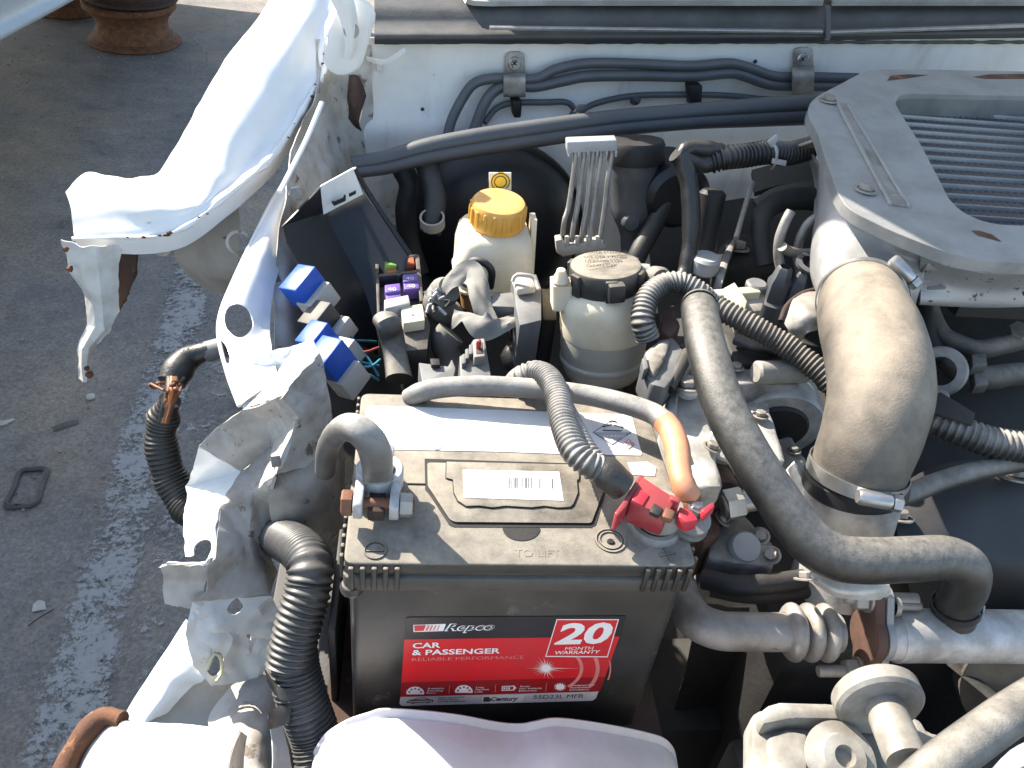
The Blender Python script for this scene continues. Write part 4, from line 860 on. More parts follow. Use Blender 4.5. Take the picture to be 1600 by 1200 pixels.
bm = bmesh.new(); rnd = random.Random(5); x = 760
while x < 852:
    w_ = rnd.choice([2,3,4,6]); 
    bm.faces.new([bm.verts.new(tp(a,b,.0041)) for a,b in ((x,480),(x+w_,480),(x+w_,522),(x,522))]); x += w_+rnd.choice([3,4,6,8])
for x in (884,934): bm.faces.new([bm.verts.new(tp(a,b,.0041)) for a,b in ((x,484),(x+4,484),(x+4,524),(x,524))])
tag(build('barcode', bm, 'l_ink', gl, smooth=False), kind='stuff')
# half-moon finger notch: flat black patch painting the shade inside it
nt_ = [(738,684)]+[(812+76*math.cos(a), 684+50*math.sin(a)) for a in [math.pi*(1-k/14) for k in range(15)]]
poly_flat('finger_notch_shade', lp(zz(nt_), .0006), 'deep_black', bt)
# step line on the lid
for a,b in (((120,500),(424,508)),((1150,520),(1440,520))): 
    if a[0] == 120: tube('step_line', [tp(*a,.0002),tp(*b,.0002)], .0008, 'deep_black', lid, seg=6)
# embossed plus, minus and round plug
def ring_(px, py, r_, w_, name, m='lid_plastic'): return lathe(name, [(r_-w_,0),(r_-w_,.001),(r_,.001),(r_,0)], tp(px,py,.0), UP, m, lid, seg=40, cap=False)
ring_(1170,735,.0105,.0012,'plug_ring'); ring_(1170,735,.0078,.0008,'plug_ring'); lathe('plug_dot', [(0,.0012),(.002,.0012),(.0028,.0)], tp(1172,740,0), UP, 'deep_black', lid, seg=16, cap=False)
ring_(222,776,.0072,.0009,'minus_ring'); box('minus_bar', tp(222,776,.0004), (.011,.0012,.001), 'lid_plastic', lid, bevel=.0003)
for s_ in ((.012,.0014,.001),(.0014,.012,.001)): box('plus_bar', tp(1402,790,.0004), s_, 'lid_plastic', lid, rot=rz(12), bevel=.0003)
text('moulded_print', 'TO LIFT', tp(786,798,.0003), u_, v_, .0085, 'lid_plastic', lid, bold=.0)
# white instruction label on top
wl_ = prism('top_label', lp(zz([(190,190),(1248,228),(1256,232),(1298,386),(1294,392),(980,386),(700,376),(186,366),(180,358),(184,196)]), .0002), (0,0,.0003), 'label_dirty', bt, bevel=0)
text('print', 'charge indicator', tp(214,306,.0009), u_, v_, .0055, 'l_lightgrey', wl_)
prism('print_box', lp(zz([(240,336),(336,338),(338,364),(238,362)]), .0006), (0,0,.0002), 'l_midgrey', wl_, bevel=0)
text('print', 'indicator', tp(246,355,.0011), u_, v_, .0068, 'l_white', wl_, bold=.01, sx=.95)
lathe('print_dot', [(0,0),(.004,0),(.004,.0003),(0,.0003)], tp(470,354,.0006), UP, 'l_midgrey', wl_, seg=24, cap=False); text('print', 'Good', tp(500,362,.0009), u_, v_, .0055, 'l_lightgrey', wl_)
dm = [(1176,240),(1254,310),(1176,330+40),(1100,300)]
def diamond(name, cx, cy, hw, hh, m, z, par): return poly_flat(name, lp(zz([(cx,cy-hh),(cx+hw,cy),(cx,cy+hh),(cx-hw,cy)]), z), m, par)
d1 = diamond('hazard_diamond', 1178, 298, 78, 52, 'l_ink', .0007, wl_); diamond('hazard_inner', 1178, 298, 73, 48, 'l_pale', .0009, wl_)
poly_flat('hazard_band', lp(zz([(1106,298),(1250,298),(1178,348)]), .0011), 'l_midgrey', wl_)
text('print', 'CORROSIVE', tp(1142,318,.0014), u_, v_, .0046, 'l_white', wl_, bold=0, sx=.92)
text('print', '8', tp(1172,336,.0014), u_, v_, .005, 'l_white', wl_)
for a,b in (((1140,276),(1176,266)),((1185,268),(1222,280)),((1140,290),(1216,292)),((1165,256),(1195,254))):
    tube('hazard_pictogram', [tp(*a,.0011),tp(*b,.0011)], .0006, 'l_ink', wl_, seg=4)
diamond('hazard_diamond', 1244, 346, 26, 22, 'l_pinkred', .0007, wl_); diamond('hazard_inner', 1244, 346, 22, 18, 'l_pale', .0012, wl_); text('print', '2F', tp(1234,352,.0016), u_, v_, .0065, 'l_pinkred', wl_)
prism('small_label', lp(zz([(1240,420),(1320,418),(1356,440),(1350,475),(1260,470)]), .0002), (0,0,.0003), 'label_dirty', bt, bevel=0)

# ---- front label (printed), on the case's front face y = .004
FY = .0037
def fpx(zx, zy, y=FY): return q(500+zx*.3875, 900+zy*.3875, y)
TL, TR, BL, BR_ = fpx(348,166), fpx(1237,160), fpx(320,524), fpx(1108,503)
lx0, lz1, lz0 = BL.x, TL.z, BL.z
lab = prism('front_label', roundpoly([fpx(348,166),fpx(1237,160),fpx(1208,262),fpx(1110,503),fpx(320,524)], .002, 3), (0,-.0003,0), 'l_black', bt, bevel=0)
fu = (fpx(1100,512)-fpx(320,524)); fu.y = 0; fu.normalize(); fv = Vector((0,0,1))
def layer(name, l, m, k, par=lab): return poly_flat(name, [fpx(a,b,FY-.0003-.0001*k) for a,b in l], m, par)
layer('red_field', [(340,256),(1208,244),(1128,466),(324,488)], 'l_red', 1)
layer('dark_red_field', [(329,430),(1150,408),(1128,466),(324,488)], 'l_darkred', 2)
layer('grey_strip', [(324,488),(1124,465),(1112,494),(1098,503),(330,524),(320,516)], 'l_grey', 2)
layer('grey_block', [(655,484),(826,478),(815,508),(650,514)], 'l_pale', 3)
def ft(s, zx, zy, cap_, wid, m, k=5, bold=0, shear=0):
    """one line of print: cap height and width given in enlargement pixels"""
    o0 = fpx(zx,zy,FY-.0003-.0001*k); up1 = fpx(zx,zy-cap_,FY-.0003-.0001*k); r1 = fpx(zx+wid,zy-(wid*.022),FY-.0003-.0001*k)
    h = (up1-o0).z/.69; wd = (r1-o0).length
    cu = bpy.data.curves.new('t', 'FONT'); cu.body = s; cu.size = 1; cu.offset = bold; cu.shear = shear
    ob = bpy.data.objects.new('t', cu); me = bpy.data.meshes.new_from_object(ob); w0 = max(v.co.x for v in me.vertices)-min(v.co.x for v in me.vertices)
    bpy.data.objects.remove(ob); bpy.data.curves.remove(cu); bpy.data.meshes.remove(me)
    return text('lettering', s, o0, (r1-o0), fv, h, m, lab, bold=bold, shear=shear, sx=wd/(w0*h))
# stripes and brand word
layer('brand_bar', [(376,197),(508,193),(497,222),(377,226)], 'l_white', 2); layer('brand_bar_red', [(380,200),(428,198),(418,221),(381,223)], 'l_red', 3)
for k in range(5):
    x = 430+k*15; layer('brand_stripe', [(x+4,199),(x+14-k*1.6,199),(x+4-k*1.6,221),(x-6,221)], 'l_pinkred' if k<4 else 'l_white', 3)
ft('Repco', 500, 221, 27, 202, 'l_white', k=3, bold=.045, shear=.35); ft('Repco', 505, 220, 25, 192, 'l_black', k=4, bold=.005, shear=.35)
ft('CAR', 372, 291, 20, 112, 'l_white', bold=.022); ft('& PASSENGER', 370, 319, 20, 355, 'l_white', bold=.022); ft('RELIABLE PERFORMANCE', 367, 343, 13, 452, 'l_pinkred', bold=0)
# warranty badge
layer('badge_border', [(954,174),(1206,174),(1160,328),(908,326)], 'l_white', 3); layer('badge', [(957,178),(1201,178),(1157,324),(913,322)], 'l_red', 4)
ft('20', 945, 273, 78, 222, 'l_white', bold=.035, shear=.12); ft('MONTH', 984, 299, 12, 115, 'l_white', bold=0, shear=.1); ft('WARRANTY', 944, 316, 13, 182, 'l_white', bold=.015, shear=.1)
# starburst and arcs
st_ = []
rnd = random.Random(2)
for k in range(44):
    a = 2*math.pi*k/44; r_ = (62+rnd.uniform(-22,22) if k % 2 == 0 else 26); r_ = r_*(1.9 if k in (0,22) else 1)
    st_.append((912+r_*math.cos(a), 372+.62*r_*math.sin(a)))
layer('starburst', st_, 'l_pinkred', 3); layer('starburst', [(912+(a-912)*.62, 372+(b-372)*.70) for a,b in st_], 'l_white', 4)
for r0,r1,a0,a1 in ((136,150,-30,52),(200,216,-18,34),(256,262,-10,16)):
    l = [(912+r0*math.cos(R(a)), 372+.66*r0*math.sin(R(a))) for a in np.linspace(a0,a1,14)]+[(912+r1*math.cos(R(a)), 372+.66*r1*math.sin(R(a))) for a in np.linspace(a1,a0,14)]
    l = [(x,y) for x,y in l if True]; layer('light_arc', l, 'l_pinkred', 3)
def gauge(cx, cy):
    l = [(cx+36*math.cos(a), cy+10-26*math.sin(a)) for a in np.linspace(-.2,math.pi+.2,20)]; layer('gauge_icon', l, 'l_white', 4)
    for a in np.linspace(.2,math.pi-.2,5): x,y = cx+24*math.cos(a), cy+9-17*math.sin(a); layer('gauge_mark', [(x-4,y-3),(x+4,y-3),(x+4,y+3),(x-4,y+3)], 'l_darkred', 5)
gauge(384,462); gauge(580,456)
for (x,y,ls) in ((434,453,('Reliable','Starting','Power')),(628,448,('Long','Service','Life')),(806,444,('Power','For Vehicle','Electrics')),(1010,440,('Designed For','Australian','Conditions'))):
    for i,s in enumerate(ls): ft(s, x-i*3, y+4+i*9, 6, len(s)*8, 'l_pale', bold=.01)
for x,y in ((522,458),(708,452),(912,448)): layer('divider', [(x,y-16),(x+2,y-16),(x-1,y+18),(x-3,y+18)], 'l_pinkred', 3)
layer('cell_icon', [(734,444),(786,442),(786,447),(794,452),(784,456),(784,461),(732,463)], 'l_white', 3); layer('cell_icon_inner', [(738,447),(781,446),(779,458),(736,460)], 'l_darkred', 4)
for k in range(3): layer('cell_bar', [(741+k*10,449),(747+k*10,449),(745+k*10,457),(739+k*10,457)], 'l_white', 5)
layer('sun_icon', [(968+(26 if k%2==0 else 15)*math.cos(2*math.pi*k/24), 447+.68*(26 if k%2==0 else 15)*math.sin(2*math.pi*k/24)) for k in range(24)], 'l_white', 3)
car = [(350,506),(362,500),(378,498),(396,491),(424,490),(440,497),(456,500),(458,507),(446,509),(438,513),(426,510),(384,512),(374,516),(364,512),(350,512)]
layer('car_icon', car, 'l_ink', 3); layer('car_icon_glass', [(386,498),(398,493),(422,493),(434,498)], 'l_grey', 4); layer('car_icon_body', [(356,505),(450,502),(450,506),(358,509)], 'l_grey', 4)
for i,s in enumerate(('FOR VEHICLES','WITH BASIC','POWER DEMANDS')): ft(s, 476-i*1, 494+i*8, 5.5, len(s)*8.6, 'l_ink', bold=.005)
ft('Century', 684, 504, 15, 112, 'l_ink', bold=.03, shear=.2); layer('brand_emblem', [(660,488),(684,487),(682,494),(690,494),(686,507),(658,508)], 'l_ink', 4)
ft('55D23L MFR', 857, 496, 15, 203, 'l_ink', bold=0)

# ---- negative terminal
ng = thing('negative_clamp', 'grey lead battery clamp with a rusty copper bolt', 'battery clamp', tp(240,570,.0))
pc = tp(240,558,.0)+UP*.005; zc = .016
lathe('post', [(.0105,.0),(.0098,.012),(.0088,.024),(.0075,.026),(.0,.0262)], pc, UP, 'lead', ng, seg=40, cap=False)
lathe('post_base', [(.020,.0),(.019,.004),(.013,.005)], pc, UP, 'lid_plastic', ng, seg=40, cap=False)
bm = lathe_bm([(.0098,.006),(.0098,.021),(.0112,.0225),(.0148,.0225),(.0158,.021),(.0158,.008),(.0148,.006)], pc, UP, seg=48, cap=False)
build('ring', bm, 'lead', ng)
fr = -Vector((.03,1,0)).normalized(); sd = Vector((1,-.03,0)).normalized()
for s_ in (-1,1):
    prism('clamp_ear', roundpoly([pc+fr*.010+sd*(s_*.0085)+UP*.007, pc+fr*.034+sd*(s_*.0085)+UP*.007, pc+fr*.034+sd*(s_*.0085)+UP*.021, pc+fr*.010+sd*(s_*.0085)+UP*.0225], .004, 3), sd*(s_*.006), 'lead', ng, bevel=.001)
box('copper_shim', pc+fr*.021+UP*.010, (.0105,.022,.009), 'rust_dark', ng, rot=Matrix((sd,fr,UP)).transposed() @ Matrix.Diagonal((1,1,1)), bevel=.001)
lathe('bolt_head', [(0,0),(.0085,.0),(.0088,.001),(.0088,.006),(.0078,.007),(0,.007)], pc+fr*.024-sd*.0155+UP*.013, -sd, 'copper', ng, seg=6, cap=False)
lathe('bolt_shank', [(.0042,0),(.0042,.046)], pc+fr*.024-sd*.0215+UP*.013, sd, 'copper', ng, seg=16)
lathe('nut', [(0,0),(.0082,.0),(.0082,.0065),(.0072,.008),(0,.008)], pc+fr*.024+sd*.0152+UP*.013, sd, 'steel_dull', ng, seg=6, cap=False)
prism('cable_lug', roundpoly([pc-fr*.010-sd*.0085+UP*.0225, pc-fr*.020-sd*.0085+UP*.026, pc-fr*.020+sd*.0085+UP*.026, pc-fr*.010+sd*.0085+UP*.0225], .002, 2), (0,0,-.005), 'lead', ng, bevel=.001)
nc = tube('negative_cable', [p(591,752,.026), p(590,738,.032), p(588,714,.050), p(579,690,.064), p(559,671,.070), p(537,669,.058), p(520,684,.030), p(511,706,-.005), p(508,735,-.05)], [.0098,.0102,.0092,.0080,.0080,.0080,.0080,.0080], 'cable_dusty', seg=20, jitter=.04); tag(nc, 'thick dark battery cable looping off the lid beside the torn apron', 'cable')
# ---- positive terminal
ps = thing('positive_clamp', 'dirty brass positive battery clamp under the red fuse block', 'battery clamp', tp(1350,690,.0))
pp_ = p(1022,824,.0)
lathe('post_base', [(.0185,.0),(.0185,.003),(.017,.0055),(.014,.006)], pp_, UP, 'alu_grime', ps, seg=40, cap=False)
lathe('clamp_ring', [(.0095,.004),(.0155,.005),(.016,.007),(.016,.018),(.0145,.020),(.0,.0205)], pp_+Vector((.002,.003,0)), UP, 'latch_paint', ps, seg=40, cap=False)
ey = p(1080,806,.012)
lathe('eyelet', [(.006,-.004),(.013,-.004),(.0145,-.002),(.0145,.001),(.006,.002)], ey, Vector((.2,-.25,1)), 'steel_dull', ps, seg=32, cap=False)
lathe('eyelet', [(.006,-.009),(.0125,-.009),(.0135,-.0075),(.0135,-.005),(.006,-.005)], ey+Vector((.001,-.003,0)), Vector((.2,-.25,1)), 'alu_grime', ps, seg=32, cap=False)
lathe('stud_nut', [(0,.0075),(.0035,.0075),(.004,.006),(.0065,.006),(.0065,.001),(.009,.001),(.009,0),(0,0)], ey+Vector((.001,.002,.003)), Vector((.1,-.15,1)), 'steel', ps, seg=6, cap=False)
prism('link_strap', [pp_+Vector((.006,.006,.018)),pp_+Vector((.004,-.006,.018)),ey+Vector((.0,-.004,.002)),ey+Vector((.002,.008,.004))], (0,0,-.0025), 'steel_dull', ps, bevel=.0006)
# fusible link block
fb = thing('fusible_link_block', 'translucent red fusible link block on the positive terminal', 'fuse block', p(1015,785,.02))
def blk(name, poly, z, h, m): return prism(name, [p(a,b,z) for a,b in poly], (0,0,-h), m, fb, bevel=.0015)
blk('block', [(1001,742),(1058,779),(1040,806),(984,783)], .030, .020, 'red_clear')
blk('side_frame', [(1000,739),(1008,743),(978,792),(965,806),(960,800),(972,784)], .030, .016, 'red_clear')
blk('window', [(998,762),(1016,772),(1005,790),(986,780)], .0315, .003, 'red')
blk('dark_window', [(1022,784),(1038,794),(1030,806),(1014,798)], .0312, .004, 'deep_black')
blk('copper_window', [(1040,790),(1056,798),(1050,812),(1034,806)], .0305, .005, 'copper')
blk('red_cap', [(1062,790),(1082,797),(1092,812),(1072,816),(1060,806)], .026, .010, 'red')
blk('red_tab', [(1095,795),(1114,783),(1118,790),(1102,804)], .024, .008, 'red')
blk('clip_hook', [(1046,770),(1064,778),(1062,786),(1048,779)], .033, .010, 'red_clear')
# positive cables
cb = tube('positive_cable', pts([(640,622,.0),(660,612,.010),(700,605,.014),(760,603,.017),(840,608,.018),(920,618,.022),(980,632,.026),(1020,646,.028),(1040,660,.030)]), [.0078,.0080,.0080,.0080,.0080,.0082,.0082], 'cable_dusty', seg=20); tag(cb, 'thick dark cable lying along the rear edge of the battery lid', 'cable')
hs = tube('heatshrink_sleeve', pts([(1036,657,.031),(1048,672,.030),(1058,700,.030),(1062,735,.028),(1068,760,.026),(1078,775,.020)]), [.0088,.0092,.0092,.0088,.0080,.0085], 'heatshrink', seg=20); tag(hs, 'orange red sleeve on the positive cable end', 'sleeve')
cr = lathe('crimp_lug', [(.0,0),(.0075,0),(.0085,.004),(.0085,.012),(.007,.016)], p(1074,768,.020), (ey-p(1074,768,.020)), 'copper', None, seg=20, cap=False); tag(cr, 'copper crimp lug between the orange sleeve and the clamp', 'lug')
for i,(l,lb) in enumerate((([(795,612,-.02),(812,592,.012),(836,582,.022),(858,592,.030),(872,622,.036),(880,660,.040),(895,700,.042),(915,722,.040),(938,735,.036)], 'dusty corrugated conduit arching over the battery to the red fuse block'), ([(868,608,.026),(884,640,.030),(900,672,.032),(918,704,.034),(940,728,.032)], 'narrower corrugated conduit running alongside the arching conduit'))):
    o = tube('corrugated_conduit', pts(l), .0098 if i == 0 else .0072, 'conduit', pitch=.0037, seg=22, depth=.15); tag(o, lb, 'conduit')
tb = tube('tape_wrap', pts([(930,728,.035),(945,738,.035),(958,748,.033),(972,760,.028)]), [.009,.0125,.0135,.0125,.011], 'tape', seg=20, jitter=.45); tag(tb, 'black tape wrapped round the conduit ends at the fuse block', 'tape')
# big conduit left of the battery
o = tube('corrugated_conduit', pts([(380,812,-.25),(408,828,-.215),(440,842,-.155),(466,856,-.112),(484,880,-.09),(482,918,-.098),(470,960,-.112),(460,1000,-.127),(452,1040,-.142)]), [.0165,.0175,.0178,.0178,.0178,.0178,.0178], 'conduit_dark', pitch=.0050, seg=28, depth=.11); tag(o, 'large black corrugated conduit bending down beside the battery', 'conduit')
o = tube('corrugated_conduit', pts([(456,1005,-.135),(462,1055,-.155),(476,1105,-.175),(492,1150,-.195),(500,1200,-.21)]), [.0185,.0195,.0190,.0185], 'conduit_dark', pitch=.0040, seg=28, depth=.10); tag(o, 'fine ribbed black conduit under the large conduit', 'conduit')
bm = bmesh.new()
o = sheet('tape_strip', [pts(r_) for r_ in ([(415,1045,-.14),(440,1075,-.145),(480,1070,-.15)],[(425,1075,-.15),(445,1095,-.15),(490,1085,-.155)])], 'tape', None, k=5, rough=.003); tag(o, 'creased black tape strip round the fine ribbed conduit', 'tape')
o = sheet('tape_tail', [pts(r_) for r_ in ([(420,1112,-.165),(440,1102,-.16),(456,1108,-.158)],[(420,1140,-.175),(438,1135,-.17),(452,1128,-.168)])], 'tape', None, k=5, rough=.002); tag(o, 'loose grey tape tail beside the fine ribbed conduit', 'tape')
# battery hold-down strap, tray
ty = thing('battery_tray', 'dark metal tray under the battery', 'tray', (.116,.087,-.215)); box('tray', (.116,.087,-.208), (.27,.21,.010), 'rust_dark', ty, bevel=.002)
box('tray_upright', (-.012,.08,-.16), (.006,.10,.10), 'deep_black', ty, bevel=.002)
# torn harness outside the apron
th = thing('torn_harness', 'split black wiring harness with bare orange wires hanging outside the apron', 'harness', p(250,700,-.15))
tube('sleeve', pts([(330,546,-.09),(312,552,-.095),(292,562,-.10),(276,582,-.105),(268,598,-.11)]), [.0085,.0100,.0135,.0150,.013], 'tape', th, seg=18, jitter=.15)
tube('sleeve', pts([(266,625,-.12),(256,650,-.14),(251,680,-.16),(256,715,-.18),(268,750,-.20),(290,785,-.215),(320,815,-.22)]), [.011,.0150,.0165,.0172,.018,.0185], 'tape', th, seg=24, pitch=.0048, depth=.07, jitter=.22)
tube('connector', pts([(356,540,-.085),(340,545,-.09),(322,550,-.094)]), .0105, 'grey_plastic', th, seg=12)
for k in range(7):
    dx = random.uniform(-10,10); tube('bare_wire', pts([(272+dx,590,-.10),(273+dx*1.3,612,-.102-.001*k),(266+dx*1.1,632,-.112),(258+dx*.8,660,-.128)]), .0026, ('wire_orange','copper','rust','tape','wire_orange','copper','deep_black')[k], th, seg=8)
for k in range(10):
    a = random.uniform(0,6.28); c_ = p(266+14*math.cos(a), 604+9*math.sin(a), -.095); tube('tape_shred', [c_, c_+Vector((random.uniform(-.008,.008),random.uniform(-.008,.008),random.uniform(-.002,.008))), c_+Vector((random.uniform(-.012,.012),random.uniform(-.012,.012),random.uniform(-.006,.006)))], .0014, random.choice(['rust','tape','copper']), th, seg=6)
# washer bottle
wb_ = thing('washer_bottle', 'milky white plastic bottle in front of the battery', 'bottle', p(770,1180,-.2))
top_ = [(488,1186),(506,1160),(540,1138),(575,1126),(600,1120),(660,1123),(720,1130),(780,1141),(815,1143),(838,1139),(870,1134),(920,1139),(975,1148),(1020,1158),(1042,1166),(1056,1182),(1062,1210)]
secs = []
Yw = -.028; top_ = [(a, b+6) for a,b in top_]
prof_w = [(0,.010,-.012),(0,.004,-.003),(0,-.004,.0),(0,-.02,.0025),(0,-.05,.002),(0,-.08,-.004),(0,-.095,-.012),(0,-.10,-.05)]
rows = [[q(a,b,Yw)+Vector((0,dy,dz)) for a,b in top_] for _,dy,dz in prof_w]
rows = [[v+Vector((0,.0,-.16)) for v in rows[0]]]+rows+[[v+Vector((0,0,-.12)) for v in rows[-1]]]
sheet('tank', rows, 'milky_clean', wb_, k=4, thick=.0015)
# ================================================================== POWER STEERING RESERVOIR
pr_ = thing('power_steering_reservoir', 'milky fluid reservoir with a ribbed black screw cap', 'reservoir', q(942,585,.335))
b0 = q(941,572,.338); t0 = q(946,428,.350); ax = (t0-b0).normalized(); H = (t0-b0).length
lathe('bottom', [(.0,-.012),(.030,-.012),(.038,-.006),(.042,.004),(.0425,.010),(.0445,.012),(.0445,.015),(.0425,.017),(.0435,.024)], b0, ax, 'ps_shade', pr_, seg=56, cap=False)
lathe('lower_tank_shade', [(.0435,.024),(.0440,.030),(.0435,H*.40)], b0, ax, 'ps_shade', pr_, seg=56, cap=False)  # lower tank wall, its shade put into the darker colour
lathe('tank', [(.0435,H*.40),(.0442,H*.42),(.0445,H*.7),(.0435,H*.78),(.040,H*.84),(.034,H*.88),(.031,H*.90)], b0, ax, 'milky', pr_, seg=56, cap=False)
cz = H*.86
capo = lathe('cap', [(.031,cz),(.0345,cz),(.0352,cz+.002),(.0352,cz+.022),(.0340,cz+.0245),(.031,cz+.0255),(.0,cz+.026)], b0, ax, 'lid_plastic', pr_, seg=72, cap=False)
u0, v0, n0 = frame(ax)
for k in range(6):
    a = k*math.pi/3+.3; d = u0*math.cos(a)+v0*math.sin(a)
    box('lug', b0+n0*(cz+.012)+d*.0362, (.005,.012,.022), 'black_plastic', capo, rot=Matrix((d, n0.cross(d), n0)).transposed(), bevel=.0015)
box('finger_tab', b0+n0*(cz+.013)+(u0*math.cos(2.3)+v0*math.sin(2.3))*.0395, (.012,.016,.018), 'black_plastic', capo, rot=Matrix((u0,v0,n0)).transposed() @ rz(132), bevel=.002)
for i,s in enumerate(('POWER STEERING','USE ONLY FLUID','DEXRON TYPE','CLEAN CAP')):
    text('moulded_print', s, b0+n0*(cz+.0262)+Vector((-.021,.013-.0085*i,0.0015-.0)), Vector((1,.12,0)), Vector((-.1,1,.12)), .0058, 'case_plastic', capo)
lathe('nipple', [(.0,.012),(.004,.012),(.005,.008),(.007,.004),(.009,0)], q(876,438,.340), Vector((-.1,0,1)), 'milky', pr_, seg=20, cap=False)
loft('side_boss', [rrect(q(877,s_,.342), .010, .010, .003) for s_ in (478,440)], 'milky', pr_)
lathe('outlet', [(.008,0),(.010,.0),(.010,.020),(.012,.022),(.012,.026)], q(1012,428,.365), Vector((-1,0,0)), 'white_plastic', pr_, seg=20)
o = lathe('rubber_plug', [(.0,.0),(.012,0),(.0145,.004),(.0145,.014),(.012,.018),(0,.018)], q(1018,438,.352), Vector((.3,-.8,.4)), 'rubber', None, seg=28, cap=False); tag(o, 'dusty rubber end plug beside the ribbed black cap', 'plug')
for a,b,n_ in ((918,600,'dark hose stub under the reservoir on the battery side'),(985,600,'dark hose stub under the reservoir on the engine side')):
    o = tube('hose_stub', [q(a,b-12,.335),q(a+2,b+12,.335),q(a+4,b+50,.335)], .0095, 'rust_dark', seg=16); tag(o, n_, 'hose')

# ================================================================== FUSE BOX, LID, RELAYS
fl_ = thing('open_fuse_cover', 'open black fuse cover with one pale plastic corner', 'cover', q(540,520,.40))
A_,B2,C_,D2,E2,F2 = q(505,332,.50),q(566,300,.515),q(640,398,.46),q(598,560,.39),(q(512,505,.37)),q(446,378,.43)
G2 = q(442,350,.44)
facets('inner_face', [A_,B2,C_,D2,E2,F2,(A_+C_+E2+D2)/4+Vector((0,.02,-.012))], [[0,1,2,6],[2,3,6],[3,4,6],[4,5,0,6]], 'cover_flat', fl_, cuts=3, rough=.0004, ragged=0, thick=.002)
facets('side_wall', [A_,F2,q(440,354,.445),q(500,290,.49)], [[0,1,2,3]], 'cover_flat', fl_, cuts=3, rough=.0003, ragged=0, thick=.002)
facets('top_flange', [q(500,290,.49),q(551,262,.50),q(567,302,.503),q(505,334,.49)], [[0,1,2,3]], 'paint_bay', fl_, cuts=2, rough=.0002, ragged=0, thick=.002)  # corner flange is pale plastic in its own colour
tube('rim_bead', [q(553,263,.502),q(575,300,.505),q(605,345,.485),q(640,398,.458)], .0028, 'cover_flat', fl_, seg=8)
prism('latch_slot', [q(518,316,.485),q(522,322,.485),q(540,314,.485),(q(540,306,.485)),q(537,306,.485),q(536,310,.485),q(523,316,.485)], (0,.003,0), 'deep_black', fl_, bevel=0)
prism('latch_slot', [q(545,304,.486),q(556,299,.486),q(556,303,.486),q(546,308,.486)], (0,.003,0), 'deep_black', fl_, bevel=0)

zf = -.052
def pb(name, poly, z, h, m, par, bevel=.0012): return prism(name, [p(a,b,z) for a,b in poly], (0,0,-h), m, par, bevel=bevel)
fx = thing('fuse_box', 'open black fuse box filled with coloured fuses', 'fuse box', p(625,470,-.12))
pb('box_body', [(588,405),(652,399),(658,440),(668,500),(664,514),(592,508)], zf-.012, .07, 'black_plastic', fx)
for poly in ([(586,404),(592,404),(594,508),(590,510)],[(588,402),(652,397),(653,402),(589,407)],[(648,398),(655,398),(662,470),(656,470)],[(592,428),(655,421),(655,425),(592,432)],[(618,404),(623,404),(626,430),(620,430)]):
    pb('divider_wall', poly, zf+.002, .016, 'black_plastic', fx, .0008)
def fuse(poly, m, z=zf+.006):
    o = pb('fuse', poly, z, .014, m, fx, .0010)
    return o
fuse([(601,406),(619,404),(620,416),(602,418)], 'green'); fuse([(603,417),(620,415),(620,424),(604,426)], 'orange', zf+.003)
fuse([(627,403),(646,401),(648,411),(629,413)], 'orange', zf+.004)
fv_ = [fuse([(629,429),(652,426),(653,438),(630,440)], 'violet'), fuse([(630,441),(654,438),(655,450),(632,452)], 'violet', zf+.004), fuse([(601,445),(625,442),(626,454),(602,457)], 'violet', zf+.006), fuse([(602,458),(626,455),(627,467),(604,469)], 'violet', zf+.003)]
for o,(a,b),s,z in ((fv_[0],(634,437),'40',zf+.0065),(fv_[1],(636,449),'40',zf+.0045),(fv_[2],(606,454),'40',zf+.0065)):
    text('number', s, p(a,b,z), Vector((1,.1,0)), Vector((-.1,1,0)), .009, 'l_pale', o)
pb('relay', [(600,468),(638,460),(641,473),(602,482)], zf+.014, .03, 'light_grey_plastic', fx)
pb('relay', [(626,480),(660,474),(664,500),(630,505)], zf+.010, .012, 'cream', fx); 
pb('relay_base', [(622,482),(660,476),(672,506),(668,545),(632,548),(624,506)], zf-.003, .06, 'black_plastic', fx)
for a,b in ((645,492),): lathe('pin_mark', [(0,.0006),(.0015,.0006),(.002,0)], p(a,b,zf+.010), UP, 'latch_paint', fx, seg=14, cap=False)
o = tube('rubber_boot', [p(600,500,-.035),p(606,504,-.03),p(612,525,-.045),p(618,555,-.06),p(624,592,-.07)], [.0115,.0130,.0125,.0125,.0135], 'rubber', seg=18, squash=.75); tag(o, 'dusty black rubber boot bent down in front of the coloured fuses', 'boot')
# relay row on the apron side
def relay(name, cubes, socks, m, lab_, grp):
    t = thing(name, lab_, 'relay', p(*cubes[0][:2], -.10), grp); rt = eul(24,-16,-40)
    for (a,b,z,sx,sy,sz) in cubes: box('housing', p(a,b,z), (sx,sy,sz), m, t, rot=rt, bevel=.0016)
    for (a,b,z,sx,sy,sz) in socks: box('socket', p(a,b,z), (sx,sy,sz), 'white_plastic', t, rot=rt, bevel=.002); box('socket_rib', p(a,b,z)+rt@Vector((0,-sy/2,0)), (sx*.6,.003,sz*.5), 'white_plastic', t, rot=rt, bevel=.0008)
    return t
relay('relay', [(475,448,-.032,.026,.034,.028)], [(498,470,-.044,.022,.034,.024)], 'blue', 'upper bright blue relay in a white socket, apart from the other blue one', 'blue relays by the apron')
relay('relay', [(497,532,-.048,.024,.028,.026),(517,562,-.048,.027,.031,.030)], [(536,560,-.064,.022,.034,.024),(545,592,-.066,.022,.030,.024)], 'blue', 'lower stepped bright blue relay beside the torn white panel', 'blue relays by the apron')
relay('relay', [(500,500,-.048,.024,.030,.024)], [(530,520,-.060,.020,.030,.020)], 'black_plastic', 'black relay between the two blue relays', 'relays by the apron')
